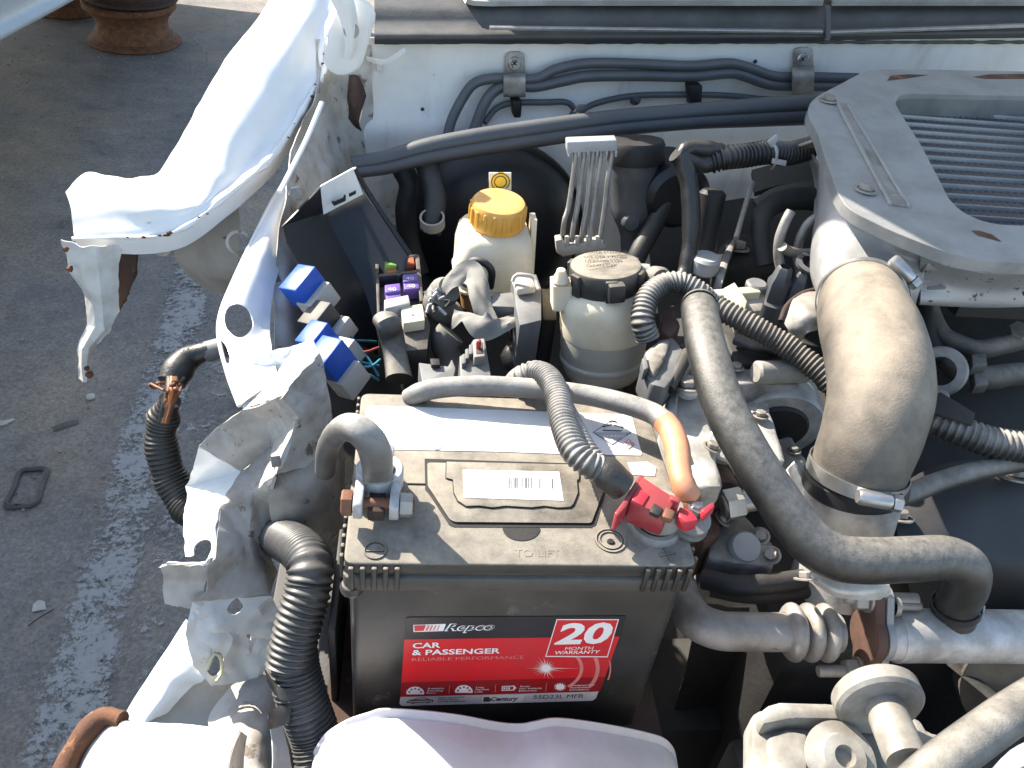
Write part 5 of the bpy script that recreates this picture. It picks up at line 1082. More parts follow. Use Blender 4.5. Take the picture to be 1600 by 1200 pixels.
for i,(l,m_,lb) in enumerate((([(528,498,-.06),(548,525,-.062),(575,560,-.07),(592,588,-.08)],'wire_blue','pale blue wire beside the lower blue relay'),([(548,560,-.07),(566,566,-.066),(592,572,-.075)],'wire_blue','pale blue wire crossing towards the rubber boot'),([(545,532,-.07),(562,532,-.065),(588,534,-.075)],'wire_teal','teal wire above the lower blue relay'),([(552,548,-.07),(570,550,-.066),(592,543,-.072)],'wire_red','red wire running to the fuse box'),([(552,580,-.07),(575,585,-.067),(592,594,-.075)],'wire_teal','teal wire under the pale blue wires'),([(556,574,-.068),(580,572,-.064),(594,562,-.072)],'wire_blue','short pale blue wire next to the red wire'))):
    o = tube('loose_wire', pts(l), .0013, m_, seg=8); tag(o, lb, 'wire')

# cloth-taped harness and connectors
cl = thing('cloth_harness', 'grey cloth tape harness zigzagging over black connectors', 'harness', p(740,500,-.12))
def ribbon(lst, wdt, name='cloth_tape'):
    P0 = pts(lst); path = catmull(P0, 8); rows = []
    for i,c in enumerate(path):
        t_ = (path[min(i+1,len(path)-1)]-path[max(i-1,0)]).normalized(); s_ = t_.cross(UP+Vector((0,-.7,0))).normalized()
        tw0 = math.sin(i*.25)*.005; rows.append([c+s_*wdt*f+UP*(.003*(1-f*f)+tw0*f+.0012*math.sin(f*5+i*.4)) for f in (-1,-.5,0,.5,1)])
    sheet(name, rows, 'cloth', cl, k=2, thick=.0012, rough=.0014, rs=22)
ribbon([(672,470,-.045),(700,445,-.03),(730,428,-.022),(745,442,-.022),(752,475,-.03),(762,505,-.04)], .011)
ribbon([(708,500,-.045),(730,498,-.038),(752,510,-.036),(775,510,-.036),(800,502,-.04),(818,500,-.048)], .010)
tube('wire_bundle', pts([(702,452,-.035),(690,460,-.045),(682,474,-.05),(690,490,-.062),(704,492,-.075)]), [.012,.014,.0135,.013], 'cloth', cl, seg=14, jitter=.5)
for k in range(12):
    a = random.uniform(0,6.28); c_ = p(685+9*math.cos(a), 468+15*math.sin(a), -.036); tube('wire_end', [c_, c_+Vector((random.uniform(-.006,.006),random.uniform(-.008,.004),random.uniform(.0,.006))), c_+Vector((random.uniform(-.008,.008),random.uniform(-.01,.004),random.uniform(-.006,.002)))], .0016, random.choice(['cloth','light_grey_plastic','tape']), cl, seg=6)
tube('wire_bundle', pts([(705,520,-.07),(695,535,-.08),(700,560,-.10),(705,590,-.12)]), .015, 'cloth', cl, seg=14, jitter=.3)
tube('wire_bundle', pts([(812,505,-.05),(815,540,-.07),(800,560,-.08),(830,580,-.09),(850,595,-.1)]), .012, 'tape', cl, seg=14, jitter=.3)
cn = thing('grey_connector', 'stepped grey plug connector standing up behind the battery', 'connector', p(740,590,-.1))
pb('housing', [(738,532),(758,530),(760,545),(768,590),(766,600),(720,600),(718,556),(730,550)], -.028, .05, 'grey_plastic', cn)
pb('collar', [(739,530),(757,528),(758,556),(741,558)], -.018, .014, 'latch_paint', cn, .0012); pb('cavity', [(743,535),(754,534),(755,552),(744,553)], -.0175, .004, 'rust_plate', cn, .0005)
for x,y in ((722,553),(727,545),(733,538)): pb('step', [(x,y),(x+6,y-1),(x+6,y+14),(x,y+15)], -.022, .02, 'grey_plastic', cn, .0008)
lathe('pin', [(.0,.004),(.0022,.003),(.0022,-.01)], p(748,536,-.012), UP, 'wire_red', cn, seg=12, cap=False)
cn2 = thing('black_connector', 'open black connector tray behind the battery lid', 'connector', p(690,590,-.12))
pb('tray', [(654,566),(700,572),(706,560),(712,575),(706,602),(660,600)], -.045, .05, 'grey_plastic', cn2); pb('tray_well', [(672,560),(686,560),(688,570),(674,570)], -.040, .004, 'deep_black', cn2, .0005)
cn3 = thing('relay_block', 'black relay block with a white topped relay next to the milky reservoir', 'relay', p(820,500,-.12))
pb('relay', [(768,460),(800,456),(812,474),(810,480),(768,478)], -.032, .028, 'grey_plastic', cn3)
pb('white_cover', [(800,432),(832,430),(838,448),(808,452)], -.014, .008, 'white_plastic', cn3, .002); pb('relay_body', [(800,430),(838,428),(846,450),(846,500),(812,508),(806,478)], -.024, .05, 'grey_plastic', cn3)
prism('bracket', [p(846,450,-.02),p(868,452,-.03),p(870,500,-.05),p(848,500,-.05)], (0,0,-.06), 'black_plastic', cn3, bevel=.001)
tube('handle_loop', pts([(801,440,-.012),(806,430,-.006),(820,430,-.004),(834,434,-.006),(842,452,-.012)]), .0022, 'white_plastic', cn3, seg=8)
o = tube('vent_hose', [q(728,420,.43),q(738,408,.425),q(756,410,.42),q(768,424,.42),q(766,448,.43)], .0042, 'rubber_clean', seg=12); tag(o, 'thin dark hose looping in front of the brake fluid tank', 'hose')
# dark floor of the left of the bay, strut tower
tw = thing('inner_wheel_arch', 'dark wheel arch and rail below the fuse box', 'panel', (.0,.35,-.35))
sheet('arch', [[Vector((x,y,z)) for x,y,z in r_] for r_ in ([(-.12,.78,-.10),(.0,.78,-.16),(.14,.78,-.24),(.30,.78,-.30)],[(-.12,.55,-.13),(.0,.55,-.17),(.14,.55,-.25),(.30,.55,-.34)],[(-.10,.35,-.15),(.0,.35,-.18),(.14,.33,-.27),(.30,.33,-.36)],[(-.06,.18,-.20),(.0,.18,-.24),(.14,.18,-.30),(.30,.18,-.38)])], 'engine_dark', tw, k=5, rough=.006, rs=10)
box('chassis_rail', (.02,.25,-.34), (.12,1.1,.12), 'engine_dark', tw, bevel=.01)

# ================================================================== INTERCOOLER
ICN = Vector((0,-.085,1)).normalized(); ICO = p(1330,340,.105)
def ic(px, py, k=0): return onplane(px, py, ICO+ICN*k, ICN)
ico = thing('intercooler', 'grey aluminium intercooler with a finned core and bolted frame', 'intercooler', ic(1450,300)-UP*.15)
ou = [(1262,172),(1266,160),(1280,148),(1300,138),(1345,114),(1362,109),(1420,108),(1520,110),(1620,112),(1800,115)]
oi_right = [(1800,414),(1620,412),(1545,409),(1488,398),(1400,364),(1340,335),(1322,322),(1308,300),(1290,250),(1276,205),(1264,185)]
hole = [(1399,160),(1404,150),(1418,146),(1500,148),(1620,150),(1740,152),(1740,354),(1620,353),(1560,351),(1530,344),(1502,330),(1482,310),(1470,285),(1440,228),(1402,168)]
def plate_with_hole(name, outer, inner, n, thick, m, par, bev=.002):
    """flat plate with an opening, thickness along -n"""
    bm = bmesh.new(); vo = [bm.verts.new(v) for v in outer]; vi = [bm.verts.new(v) for v in inner]
    es = [bm.edges.new((l[k], l[(k+1) % len(l)])) for l in (vo, vi) for k in range(len(l))]
    bmesh.ops.triangle_fill(bm, edges=es, use_beauty=True, use_dissolve=False)
    top_f = bm.faces[:]
    r_ = bmesh.ops.extrude_face_region(bm, geom=top_f); vs = [g for g in r_['geom'] if isinstance(g, bmesh.types.BMVert)]
    bmesh.ops.translate(bm, verts=vs, vec=-n*thick)
    bmesh.ops.recalc_face_normals(bm, faces=bm.faces)
    ed = [e for e in bm.edges if len(e.link_faces) == 2 and abs(e.link_faces[0].normal.dot(n)-e.link_faces[1].normal.dot(n)) > .7]
    bmesh.ops.bevel(bm, geom=ed, offset=bev, segments=3, affect='EDGES', clamp_overlap=True)
    return build(name, bm, m, par, ang=30)
def onic(l, k=0): return [ic(a,b,k) for a,b in l]
outer3 = roundpoly(onic(ou+oi_right), .012, 3); inner3 = roundpoly(onic(hole), .008, 3)
plate_with_hole('frame', outer3, inner3, ICN, .012, 'cooler', ico, .004)
# rim round the opening, slightly lower, sloping to the core
ctr_i = sum(inner3, Vector())/len(inner3)
bm = bmesh.new(); r0 = [bm.verts.new(v-ICN*.006) for v in inner3]; r1 = [bm.verts.new(ctr_i+(v-ctr_i)*.965-ICN*.030) for v in inner3]
for k in range(len(r0)): bm.faces.new((r0[k], r0[(k+1)%len(r0)], r1[(k+1)%len(r0)], r1[k]))
bmesh.ops.solidify(bm, geom=bm.faces[:], thickness=.002); build('opening_rim', bm, 'cooler', ico)
# core: tubes and zigzag fins
yA = ic(1500,352).y-.02; yB = ic(1500,148).y+.03; xA = ic(1400,160).x-.03; xB = ic(1740,160).x+.02
NT = 17; pitch = (yB-yA)/NT; cz0 = -.030
def icz(y): return ICO.z+.085*(y-ICO.y)
core_tube = None; fin_row = None
for i in range(NT+1):
    y = yA+pitch*i
    if core_tube is None:
        core_tube = box('core_tube', (0,0,0), (xB-xA,.0030,.012), 'tube_bar', ico, bevel=.0008); o = core_tube
        bm = bmesh.new(); n_ = int((xB-xA)/.0042); prev = None
        for k in range(n_):
            x = -(xB-xA)/2+k*.0042; sx_ = .0016 if k % 2 else -.0016; zt = -.001 if k % 2 else -.004
            cur = [bm.verts.new((x, -pitch*.36, zt)), bm.verts.new((x+.0015, 0, zt+.001)), bm.verts.new((x, pitch*.36, zt))]
            low = [bm.verts.new((v.co.x, v.co.y, -.016)) for v in cur]
            for a in range(2): bm.faces.new((cur[a], cur[a+1], low[a+1], low[a]))
            if prev:
                for a in range(2): bm.faces.new((prev[a], prev[a+1], cur[a+1], cur[a]))
            prev = cur
        fin_row = build('fin_row', bm, 'fin', ico, smooth=False); fo = fin_row
    else:
        o = core_tube.copy(); COL.objects.link(o); fo = fin_row.copy(); COL.objects.link(fo)
    h0, h1 = ic(1402,168), ic(1482,310); xs_ = h0.x+(h1.x-h0.x)*(y-h0.y)/(h1.y-h0.y)-.03+(xB-xA)/2
    o.location = (xs_, y, icz(y)+cz0); fo.location = (xs_, y+pitch/2, icz(y)+cz0-.003)
    for w_ in (o, fo): w_.parent = ico; w_.matrix_parent_inverse = world_of(ico).inverted()
box('core_bottom', ((xA+xB)/2, (yA+yB)/2, icz((yA+yB)/2)-.075), (xB-xA, yB-yA, .05), 'deep_black', ico, bevel=0)
# swaged grooves on the frame, bolts
gA, gB = ic(1316,162,.0008), ic(1406,322,.0008); 
tube('swage_groove_shade', [gA, gA.lerp(gB,.5), gB], [.0045,.0055,.007], 'alu_grime', ico, seg=12, squash=.12)  # uncut groove: darker metal colour paints the shade of its recess
for s_ in (-1,1):
    sd_ = (gB-gA).cross(ICN).normalized()*s_
    tube('swage_ridge', [gA+sd_*.006, gA.lerp(gB,.5)+sd_*.0075, gB+sd_*.009], .0022, 'cooler', ico, seg=8)
lathe('groove_stain', [(.0,.0026),(.009,.0024),(.011,.001)], ic(1402,314,.0), ICN, 'latch_paint', ico, seg=24, cap=False)
bolt(ico, ic(1294,158,.0), ICN, 1.0); bolt(ico, ic(1352,298,.0), ICN, 1.0, 20)
def rustpatch(l, k=.0004):
    poly_flat('rust_patch', onic(l, k), 'rust', ico)
rustpatch([(1386,126),(1392,118),(1420,116),(1450,117),(1425,121),(1402,124)]); rustpatch([(1520,120),(1545,116),(1620,115),(1640,119),(1600,123),(1540,123)]); rustpatch([(1518,352+8),(1530,360),(1550,366),(1566,378),(1545,372),(1528,368)])
# turned-down front lip of the frame
lip = [(1264,188),(1276,208),(1290,252),(1308,302),(1322,324),(1340,337),(1400,366),(1488,400),(1545,411),(1620,414),(1800,416)]
bm = bmesh.new(); a = [bm.verts.new(ic(x,y,-.003)) for x,y in lip]; b = [bm.verts.new(ic(x,y,-.003)-UP*.010+Vector((-.001,-.002,0))) for x,y in lip]
for k in range(len(a)-1): bm.faces.new((a[k],a[k+1],b[k+1],b[k]))
bmesh.ops.solidify(bm, geom=bm.faces[:], thickness=.002); build('front_lip', bm, 'cooler', ico)
# end tank: shoulder dropping from the frame's left/front edge to the elbow spigot
tk = [[ic(1284,232,-.02),ic(1302,296,-.02),ic(1330,336,-.02),ic(1400,372,-.02),ic(1452,398,-.02)],
      [p(1282,300,.066),p(1284,345,.066),p(1310,372,.068),p(1380,395,.070),p(1446,408,.070)],
      [p(1276,350,.045),p(1274,395,.042),p(1300,418,.052),p(1370,428,.058),p(1440,436,.055)],
      [p(1272,400,.02),p(1272,432,.022),p(1290,455,.034),p(1350,462,.040),p(1430,468,.035)],
      [p(1276,430,.0),p(1282,462,.0),p(1300,490,.010),p(1350,500,.012),p(1425,500,.0)]]
sheet('end_tank', tk, 'cooler', ico, k=7, thick=.003, rough=.0012, rs=25)
sheet('tank_ridge', [[ic(1272,220,-.03)+Vector((-.006,0,-.004)),ic(1280,255,-.035)],[p(1276,285,.05),p(1284,300,.055)],[p(1274,345,.04),p(1280,350,.045)]], 'cooler', ico, k=5, thick=.003)
# spotty front face right of the elbow
pA, pB, pC, pD = ic(1440,392,-.02), ic(1800,425,-.02), p(1800,478,.03), p(1432,468,.03)
sheet('front_face', [[ic(1440,390,-.014),ic(1520,411,-.014),ic(1620,416,-.014),ic(1800,418,-.014)],[p(1437,430,.055),p(1520,444,.055),p(1620,447,.055),p(1800,450,.055)],[p(1436,468,.034),p(1520,474,.034),p(1620,476,.034),p(1800,478,.034)],[p(1436,470,.028),p(1520,474,.026),p(1620,476,.026),p(1800,478,.026)]], 'cooler_spotty', ico, k=5, thick=.003)
for a,b,z_ in ((1480,412,.074),(1462,447,.050)): prism('stamped_slot', roundpoly([p(a-14,b,z_+.001),p(a+14,b-1,z_+.001),p(a+14,b+5,z_-.001),p(a-14,b+6,z_-.001)], .002, 2), (0,-.002,.001), 'tube_bar', ico, bevel=.0005)
for a,b,z_ in ((1333,366,.072),): lathe('tank_bolt', [(0,.005),(.007,.005),(.008,.003),(.0095,.002),(.0095,0)], p(a,b,z_), Vector((-.3,-.6,.7)), 'cooler', ico, seg=24, cap=False)
box('bonnet_seal_tab', ic(1268,225,-.02), (.012,.03,.004), 'steel_dull', ico, rot=eul(-40,20,10), bevel=.001)

# elbow hose with its clamps
el = tube('elbow_hose', pts([(1345,462,.045),(1350,490,.052),(1368,545,.052),(1376,610,.042),(1364,670,.022),(1348,715,.0),(1338,745,-.018)]), [.036,.0385,.0405,.041,.040,.0375,.036], 'elbow', seg=44, jitter=.012); tag(el, 'fat dusty tan rubber elbow hose under the intercooler', 'hose')
def worm(name, c, axis, r_, w_, label, screw_dir, tail=True, m='steel'):
    t = thing(name, label, 'hose clamp', c, 'worm drive clamps on the elbow hose'); axis = axis.normalized()
    lathe('band', [(r_,0),(r_+.0012,0),(r_+.0012,w_),(r_,w_)], c-axis*w_/2, axis, m, t, seg=64, cap=False)
    u, v, n = frame(axis); d = (screw_dir-axis*screw_dir.dot(axis)).normalized(); tn = axis.cross(d)
    c2 = c+d*(r_+.0045)
    lathe('screw_housing', [(0,-.013),(.0055,-.013),(.0062,-.011),(.0062,.010),(.0050,.012),(0,.012)], c2, tn, m, t, seg=24, cap=False)
    lathe('screw_head', [(.0,.0),(.0062,.0),(.0068,.0015),(.0068,.006),(.0055,.0072),(0,.0072)], c2-tn*.014, -tn, m, t, seg=6, cap=False)
    for k in range(5): box('band_slot', c+Matrix.Rotation(-.28-.09*k,3,axis)@(d*(r_+.0013)), (.0012,.0022,w_*.6), 'deep_black', t, rot=Matrix((d,tn,axis)).transposed() @ Matrix.Rotation(-.28-.09*k,3,'Z'), bevel=0)
    return t
axl = p(1338,745,-.018)-p(1356,695,.010)
worm('hose_clamp', p(1340,738,-.014), axl, .0378, .011, 'shiny worm drive clamp on the lower end of the elbow hose', p(1372,790,.0)-p(1340,738,-.014))
worm('hose_clamp', p(1346,470,.045), p(1350,490,.052)-p(1344,455,.040), .0388, .009, 'pale clamp round the upper end of the elbow hose', Vector((.3,-.4,.8)))
# alloy outlet below the elbow
ot = thing('intake_pipe', 'cast alloy pipe under the elbow hose with a dark collar', 'pipe', p(1320,840,-.12))
c0 = p(1338,742,-.018); c1 = p(1322,840,-.075); ad = (c1-c0).normalized(); HH = (c1-c0).length
lathe('dark_collar', [(.0355,-.002),(.0400,.0),(.0405,.004),(.0405,.011),(.0385,.0135)], c0, ad, 'rubber_clean', ot, seg=56, cap=False)
lathe('cast_body', [(.037,.010),(.0375,.02),(.036,HH*.5),(.034,HH*.9),(.036,HH*1.3),(.04,HH*1.8)], c0, ad, 'alu', ot, seg=56, cap=False)
sheet('side_web', [pts(r_) for r_ in ([(1245,725,-.05),(1262,760,-.05),(1280,790,-.05)],[(1230,745,-.06),(1262,800,-.06),(1300,860,-.06)],[(1225,790,-.085),(1255,840,-.085),(1300,880,-.085)])], 'alu', ot, k=5, thick=.005)

# ================================================================== LONG HOSE
lh = tube('long_hose', pts([(1092,478,.055),(1095,500,.058),(1108,560,.055),(1132,635,.042),(1170,710,.025),(1215,780,.005),(1258,838,-.012),(1300,868,-.020),(1350,876,-.022),(1420,874,-.022),(1475,872,-.024),(1508,886,-.032),(1510,912,-.050),(1497,940,-.072),(1490,968,-.09)]), [.0152,.0155,.0157,.0160,.0163,.0168,.0168,.0165,.0165,.0160], 'hose_rubber', seg=32, step=.004); tag(lh, 'long dusty black coolant hose curving across the engine', 'hose')
o = lathe('hose_end_disc', [(.0,.002),(.010,.003),(.0148,.0),(.0152,-.004)], p(1092,476,.057), p(1092,478,.055)-p(1095,500,.058), 'hose_rubber', None, seg=32, cap=False)
tag(o, 'rounded rubber end on top of the long coolant hose', 'hose end')
hc = thing('hose_end_clip', 'thin wire clip round the lower end of the long hose', 'hose clip', p(1490,950,-.08))
lathe('band', [(.0172,-.003),(.0182,-.003),(.0182,.003),(.0172,.003)], p(1494,948,-.078), Vector((-.25,.1,1)), 'rubber_clean', hc, seg=40, cap=False); tube('ear', pts([(1528,946,-.078),(1536,944,-.074),(1534,956,-.078),(1528,954,-.082)]), .0016, 'steel_dull', hc, seg=8)

# ================================================================== EGR PIPE
eg = thing('bellows_pipe', 'grey steel pipe with a three ring bellows and rusty flange', 'pipe', p(1200,980,-.13))
zE = -.105
tube('bent_pipe', pts([(1062,918,-.12),(1068,940,-.115),(1086,968,-.108),(1120,984,zE),(1160,987,zE),(1240,988,zE),(1310,989,zE)]), .0148, 'steel_dull', eg, seg=32)
axp = (p(1310,989,zE)-p(1240,988,zE)).normalized(); bs_ = p(1226,987.5,zE)
pf_ = []
L3 = (p(1302,988,zE)-bs_).length
for k in range(3):
    for t in range(9): pf_.append((.0150+.0075*math.sin(math.pi*t/8)**.7, L3*(k+t/8)/3))
lathe('bellows', pf_, bs_, axp, 'steel_dull', eg, seg=48, cap=False)
la = Vector((0,.50,.86)); la = (la-axp*la.dot(axp)).normalized(); sa = axp.cross(la).normalized()
def lobed(c, hl, hw, n=10):
    """two-bolt flange outline in the plane across the pipe"""
    o = []
    for k in range(n+1): a = R(-62+124*k/n); o.append(c+la*(hl-.012+.012*math.cos(a))+sa*(.012*math.sin(a)))
    for k in range(n+1): a = R(40+100*k/n); o.append(c+la*(hw*math.cos(a)*.9)+sa*(hw*math.sin(a)))
    for k in range(n+1): a = R(-62+124*k/n); o.append(c-la*(hl-.012+.012*math.cos(a))-sa*(.012*math.sin(a)))
    for k in range(n+1): a = R(40+100*k/n); o.append(c-la*(hw*math.cos(a)*.9)-sa*(hw*math.sin(a)))
    return o
prism('rusty_flange', lobed(p(1338,992,zE)+axp*.006, .042, .022), axp*.008, 'rust_plate', eg, bevel=.001)
prism('steel_flange', lobed(p(1338,992,zE)+axp*.0155, .041, .0215), axp*.006, 'cooler', eg, bevel=.001)
tube('thick_pipe', pts([(1395,993,zE),(1450,993,zE),(1540,994,zE),(1700,996,zE)]), .0208, 'alu', eg, seg=40)
lathe('pipe_step', [(.017,0),(.0185,.001),(.0185,.014),(.0208,.018)], p(1366,993,zE), axp, 'alu', eg, seg=40)
def studc(c, L1, L2, r_=.0048):
    lathe('stud', [(0,0),(r_*.8,0),(r_,.001),(r_,L1),(0,L1)], c, axp, 'steel_dull', eg, seg=18, cap=False)
    lathe('nut', [(0,0),(r_*1.8,0),(r_*2.0,.001),(r_*2.0,.009),(r_*1.8,.010),(0,.010)], c+axp*L2, axp, 'steel_dull', eg, seg=6, cap=False); lathe('nut_washer', [(0,0),(r_*2.3,0),(r_*2.3,.002),(0,.002)], c+axp*(L2+.0102), axp, 'steel_dull', eg, seg=24, cap=False)
fc = p(1338,992,zE)+axp*.006
studc(fc-la*.030-axp*.034, .06, .0215); studc(fc+la*.030-axp*.02, .06, .0075)
bk = thing('alloy_bracket', 'curved alloy bracket over the rusty flange', 'bracket', p(1330,920,-.08))
sheet('arm', [pts(r_) for r_ in ([(1262,880,-.052),(1300,905,-.052),(1350,908,-.054),(1390,914,-.058)],[(1266,900,-.056),(1302,922,-.056),(1350,926,-.058),(1392,924,-.064)],[(1272,912,-.064),(1305,932,-.064),(1350,938,-.066),(1390,936,-.074)])], 'alu', bk, k=5, thick=.004)
bolt(bk, p(1261,906,-.062), Vector((0,-.6,.6)), .9)
lathe('bracket_bolt', [(.0,.02),(.0035,.02),(.004,.018),(.004,0),(.009,0),(.009,-.004)], p(1400,946,-.082), axp, 'steel_dull', bk, seg=18, cap=False)

# ================================================================== ENGINE MASS
en = thing('engine', 'dark oily engine block and head filling the bay', 'engine', (.45,.3,-.5))
box('block', (.52,.34,-.36), (.34,.55,.36), 'engine_dark', en, rot=eul(0,0,4), bevel=.02)
sheet('head_cover', [[Vector((x,y,z)) for x,y,z in r_] for r_ in ([(.36,.70,-.10),(.5,.72,-.06),(.8,.74,-.06),(1.1,.74,-.08)],[(.34,.5,-.12),(.5,.5,-.07),(.8,.5,-.07),(1.1,.5,-.09)],[(.33,.3,-.14),(.5,.28,-.10),(.8,.27,-.10),(1.1,.25,-.12)],[(.32,.14,-.20),(.5,.12,-.17),(.8,.10,-.16),(1.1,.08,-.18)],[(.32,.10,-.40),(.5,.08,-.40),(.8,.06,-.40),(1.1,.04,-.4)])], 'engine_dark', en, k=6, rough=.012, rs=9)
# timing cover, dark, at the right
sheet('timing_cover', [pts(r_) for r_ in ([(1390,770,-.09),(1450,735,-.08),(1540,720,-.075),(1700,740,-.08)],[(1400,820,-.10),(1470,800,-.088),(1560,790,-.085),(1700,800,-.09)],[(1410,870,-.12),(1490,870,-.11),(1580,880,-.11),(1700,890,-.11)],[(1430,960,-.18),(1520,960,-.17),(1600,960,-.17),(1700,960,-.17)])], 'cover_dark', en, k=6, rough=.002, rs=14)
for a,b,z_,s_ in ((1405,810,-.093,1.1),(1588,746,-.074,1.6)): bolt(en, p(a,b,z_), Vector((0,-.45,1)), s_)
# front of the engine under the bellows pipe and radiator fan space
box('lower_front', (.52,.14,-.50), (.50,.12,.30), 'engine_dark', en, bevel=.02)
sp = thing('splash_shield', 'black undertray closing the bottom of the bay', 'undertray', (.45,.1,-.62)); box('tray', (.50,.20,-.62), (1.3,1.25,.02), 'deep_black', sp, bevel=.004)
rd = thing('radiator_shroud', 'dark fan shroud behind the front latch bracket', 'shroud', (.55,-.02,-.45)); box('shroud', (.56,-.03,-.36), (.52,.04,.34), 'deep_black', rd, bevel=.01)

def cyl(name, c, axis, r_, L_, m, par, seg=32, bev=.002):
    return lathe(name, [(0,0),(r_-bev,0),(r_,bev),(r_,L_-bev),(r_-bev,L_),(0,L_)], c, axis, m, par, seg=seg, cap=False)
def casting(name, poly, z, h, m, par, bevel=.005, amp=.0022, sc=55):
    bm = prism_bm([p(a,b,z) for a,b in poly], (0,0,-h), bevel, 2)
    bmesh.ops.triangulate(bm, faces=bm.faces[:]); 
    for _ in range(2): bmesh.ops.subdivide_edges(bm, edges=[e for e in bm.edges if e.calc_length() > .007], cuts=1)
    bmesh.ops.triangulate(bm, faces=bm.faces[:]); bm.normal_update()
    for v in bm.verts: v.co += v.normal*amp*(mnoise.noise(v.co*sc)+.6*mnoise.noise(v.co*sc*2.6))
    return build(name, bm, m, par, ang=42)
# power steering pump / alternator cluster between battery and long hose
al = thing('steering_pump', 'dirty alloy steering pump between the battery and the long hose', 'pump', p(1130,680,-.2))
casting('pump_bracket', [(1048,590),(1062,560),(1085,552),(1100,575),(1104,640),(1120,700),(1128,760),(1095,760),(1066,700),(1040,655)], -.040, .05, 'alu', al, .004)
casting('bracket_rib', [(1040,650),(1056,575),(1064,572),(1058,655),(1072,705),(1060,700)], -.032, .03, 'alu', al, .003)
cyl('pump_body', p(1105,735,-.09), Vector((-.1,1,.1)), .034, .08, 'alu_grime', al)
cyl('pump_nose', p(1112,755,-.085), Vector((0,-1,.2)), .020, .025, 'rust_plate', al)
cyl('boss', p(1072,610,-.034), Vector((0,-.3,1)), .012, .010, 'alu', al); bolt(al, p(1072,606,-.022), Vector((0,-.3,1)), 1.1)
cyl('boss', p(1130,700,-.05), Vector((-.2,-.5,1)), .016, .012, 'alu', al)
cyl('pipe_union', p(1128,790,-.075), Vector((1,.1,.2)), .010, .045, 'steel', al, bev=.0015); lathe('union_nut', [(0,0),(.014,0),(.014,.014),(.012,.016),(0,.016)], p(1132,790,-.074), Vector((1,.1,.2)), 'steel', al, seg=6, cap=False)
casting('lower_casting', [(1110,830),(1160,800),(1215,850),(1210,885),(1150,880),(1105,870)], -.10, .06, 'alu_grime', al, .005)
casting('lower_casting', [(1085,760),(1120,770),(1130,830),(1100,850),(1085,820)], -.09, .05, 'rust_plate', al, .004)
# connector on the pump
kc = thing('sensor_connector', 'chunky grey sensor plug beside the milky reservoir', 'connector', p(1035,580,-.06))
pb('plug', [(1008,548),(1030,530),(1052,526),(1074,552),(1056,585),(1040,606),(1018,600),(1002,572)], -.008, .03, 'grey_plastic', kc, .003)
casting('plug_cap', [(1010,550),(1032,532),(1048,530),(1040,560),(1022,584),(1006,570)], -.003, .012, 'alu_grime', kc, .003)
pb('latch', [(1003,560),(1010,556),(1014,574),(1006,578)], .0, .012, 'grey_plastic', kc, .001)
tube('seal_ring', pts([(1074,552,-.010),(1060,580,-.012),(1044,608,-.018)]), .006, 'rubber_clean', kc, seg=12)
# corrugated loop above
o = tube('corrugated_conduit', pts([(1012,528,-.01),(1004,500,.006),(1012,466,.018),(1036,446,.024),(1064,443,.026),(1090,456,.022),(1110,474,.012)]), [.0115,.0115,.0115,.0115,.0112], 'conduit', pitch=.0040, seg=22, depth=.13); tag(o, 'dusty corrugated conduit arching beside the milky reservoir', 'conduit')
o = tube('corrugated_conduit', pts([(1112,476,.010),(1140,490,.010),(1180,512,.006),(1220,535,.0),(1255,560,-.006),(1285,585,-.012),(1310,612,-.02)]), [.0112,.0115,.0118,.0118,.0115,.011], 'conduit_dusty', pitch=.0044, seg=22, depth=.13, jitter=.08); tag(o, 'pale dusty corrugated conduit running under the elbow hose', 'conduit')
o = pb('plug_housing', [(1034,490),(1055,482),(1064,508),(1048,526),(1032,516)], -.006, .02, 'rust_plate', None, .003); tag(o, 'reddish brown plug under the arching conduit', 'plug')
# cream injector plug, covers between hose and elbow
ip = thing('injector_plug', 'cream coloured injector plug behind the long hose', 'plug', p(1160,470,-.05))
pb('bar', [(1112,452),(1182,446),(1190,456),(1114,462)], .012, .012, 'plug_cream', ip, .0015); pb('wedge', [(1130,450),(1148,440),(1168,470),(1164,484),(1148,478)], .016, .02, 'plug_cream', ip, .0015); pb('body', [(1150,458),(1190,450),(1196,466),(1190,485),(1160,488)], .004, .03, 'latch_paint', ip, .002)
cyl('cap', p(1180,452,.006), UP, .011, .008, 'grey_plastic', ip)
im = thing('intake_cover', 'dusty alloy intake castings between the long hose and the elbow', 'engine part', p(1200,600,-.15))
casting('cover_plate', [(1140,560),(1180,555),(1230,562),(1262,590),(1245,602),(1150,600)], -.035, .03, 'alu_grime', im, .003)
casting('dark_block', [(1130,522),(1165,512),(1250,560),(1222,572),(1148,566)], -.028, .03, 'engine_dark', im, .003)
o_ = lathe('curved_housing', [(.020,0),(.043,.0),(.045,.003),(.045,.035),(.043,.040),(.02,.042)], p(1215,668,-.085), Vector((.12,1,.15)), 'alu', im, seg=48)
cyl('housing_hub', p(1215,672,-.085), Vector((.12,1,.15)), .03, .06, 'engine_dark', im)
casting('side_plate', [(1160,590),(1190,586),(1205,640),(1228,720),(1205,735),(1178,690)], -.055, .04, 'alu', im, .004)
casting('lower_plate', [(1190,690),(1235,680),(1262,720),(1238,748),(1206,740)], -.085, .04, 'alu_grime', im, .004)
cyl('lit_pipe', p(1180,582,-.025), Vector((1,.15,-.05)), .011, .055, 'latch_paint', im)
for a,b,z_ in ((1135,598,-.032),(1150,575,-.030),(1205,575,-.034),(1188,650,-.05)): bolt(im, p(a,b,z_), Vector((0,-.2,1)), .7)
tube('vacuum_pipe', pts([(1150,530,-.02),(1175,540,-.018),(1205,545,-.02),(1240,552,-.03)]), .006, 'rubber', im, seg=12)
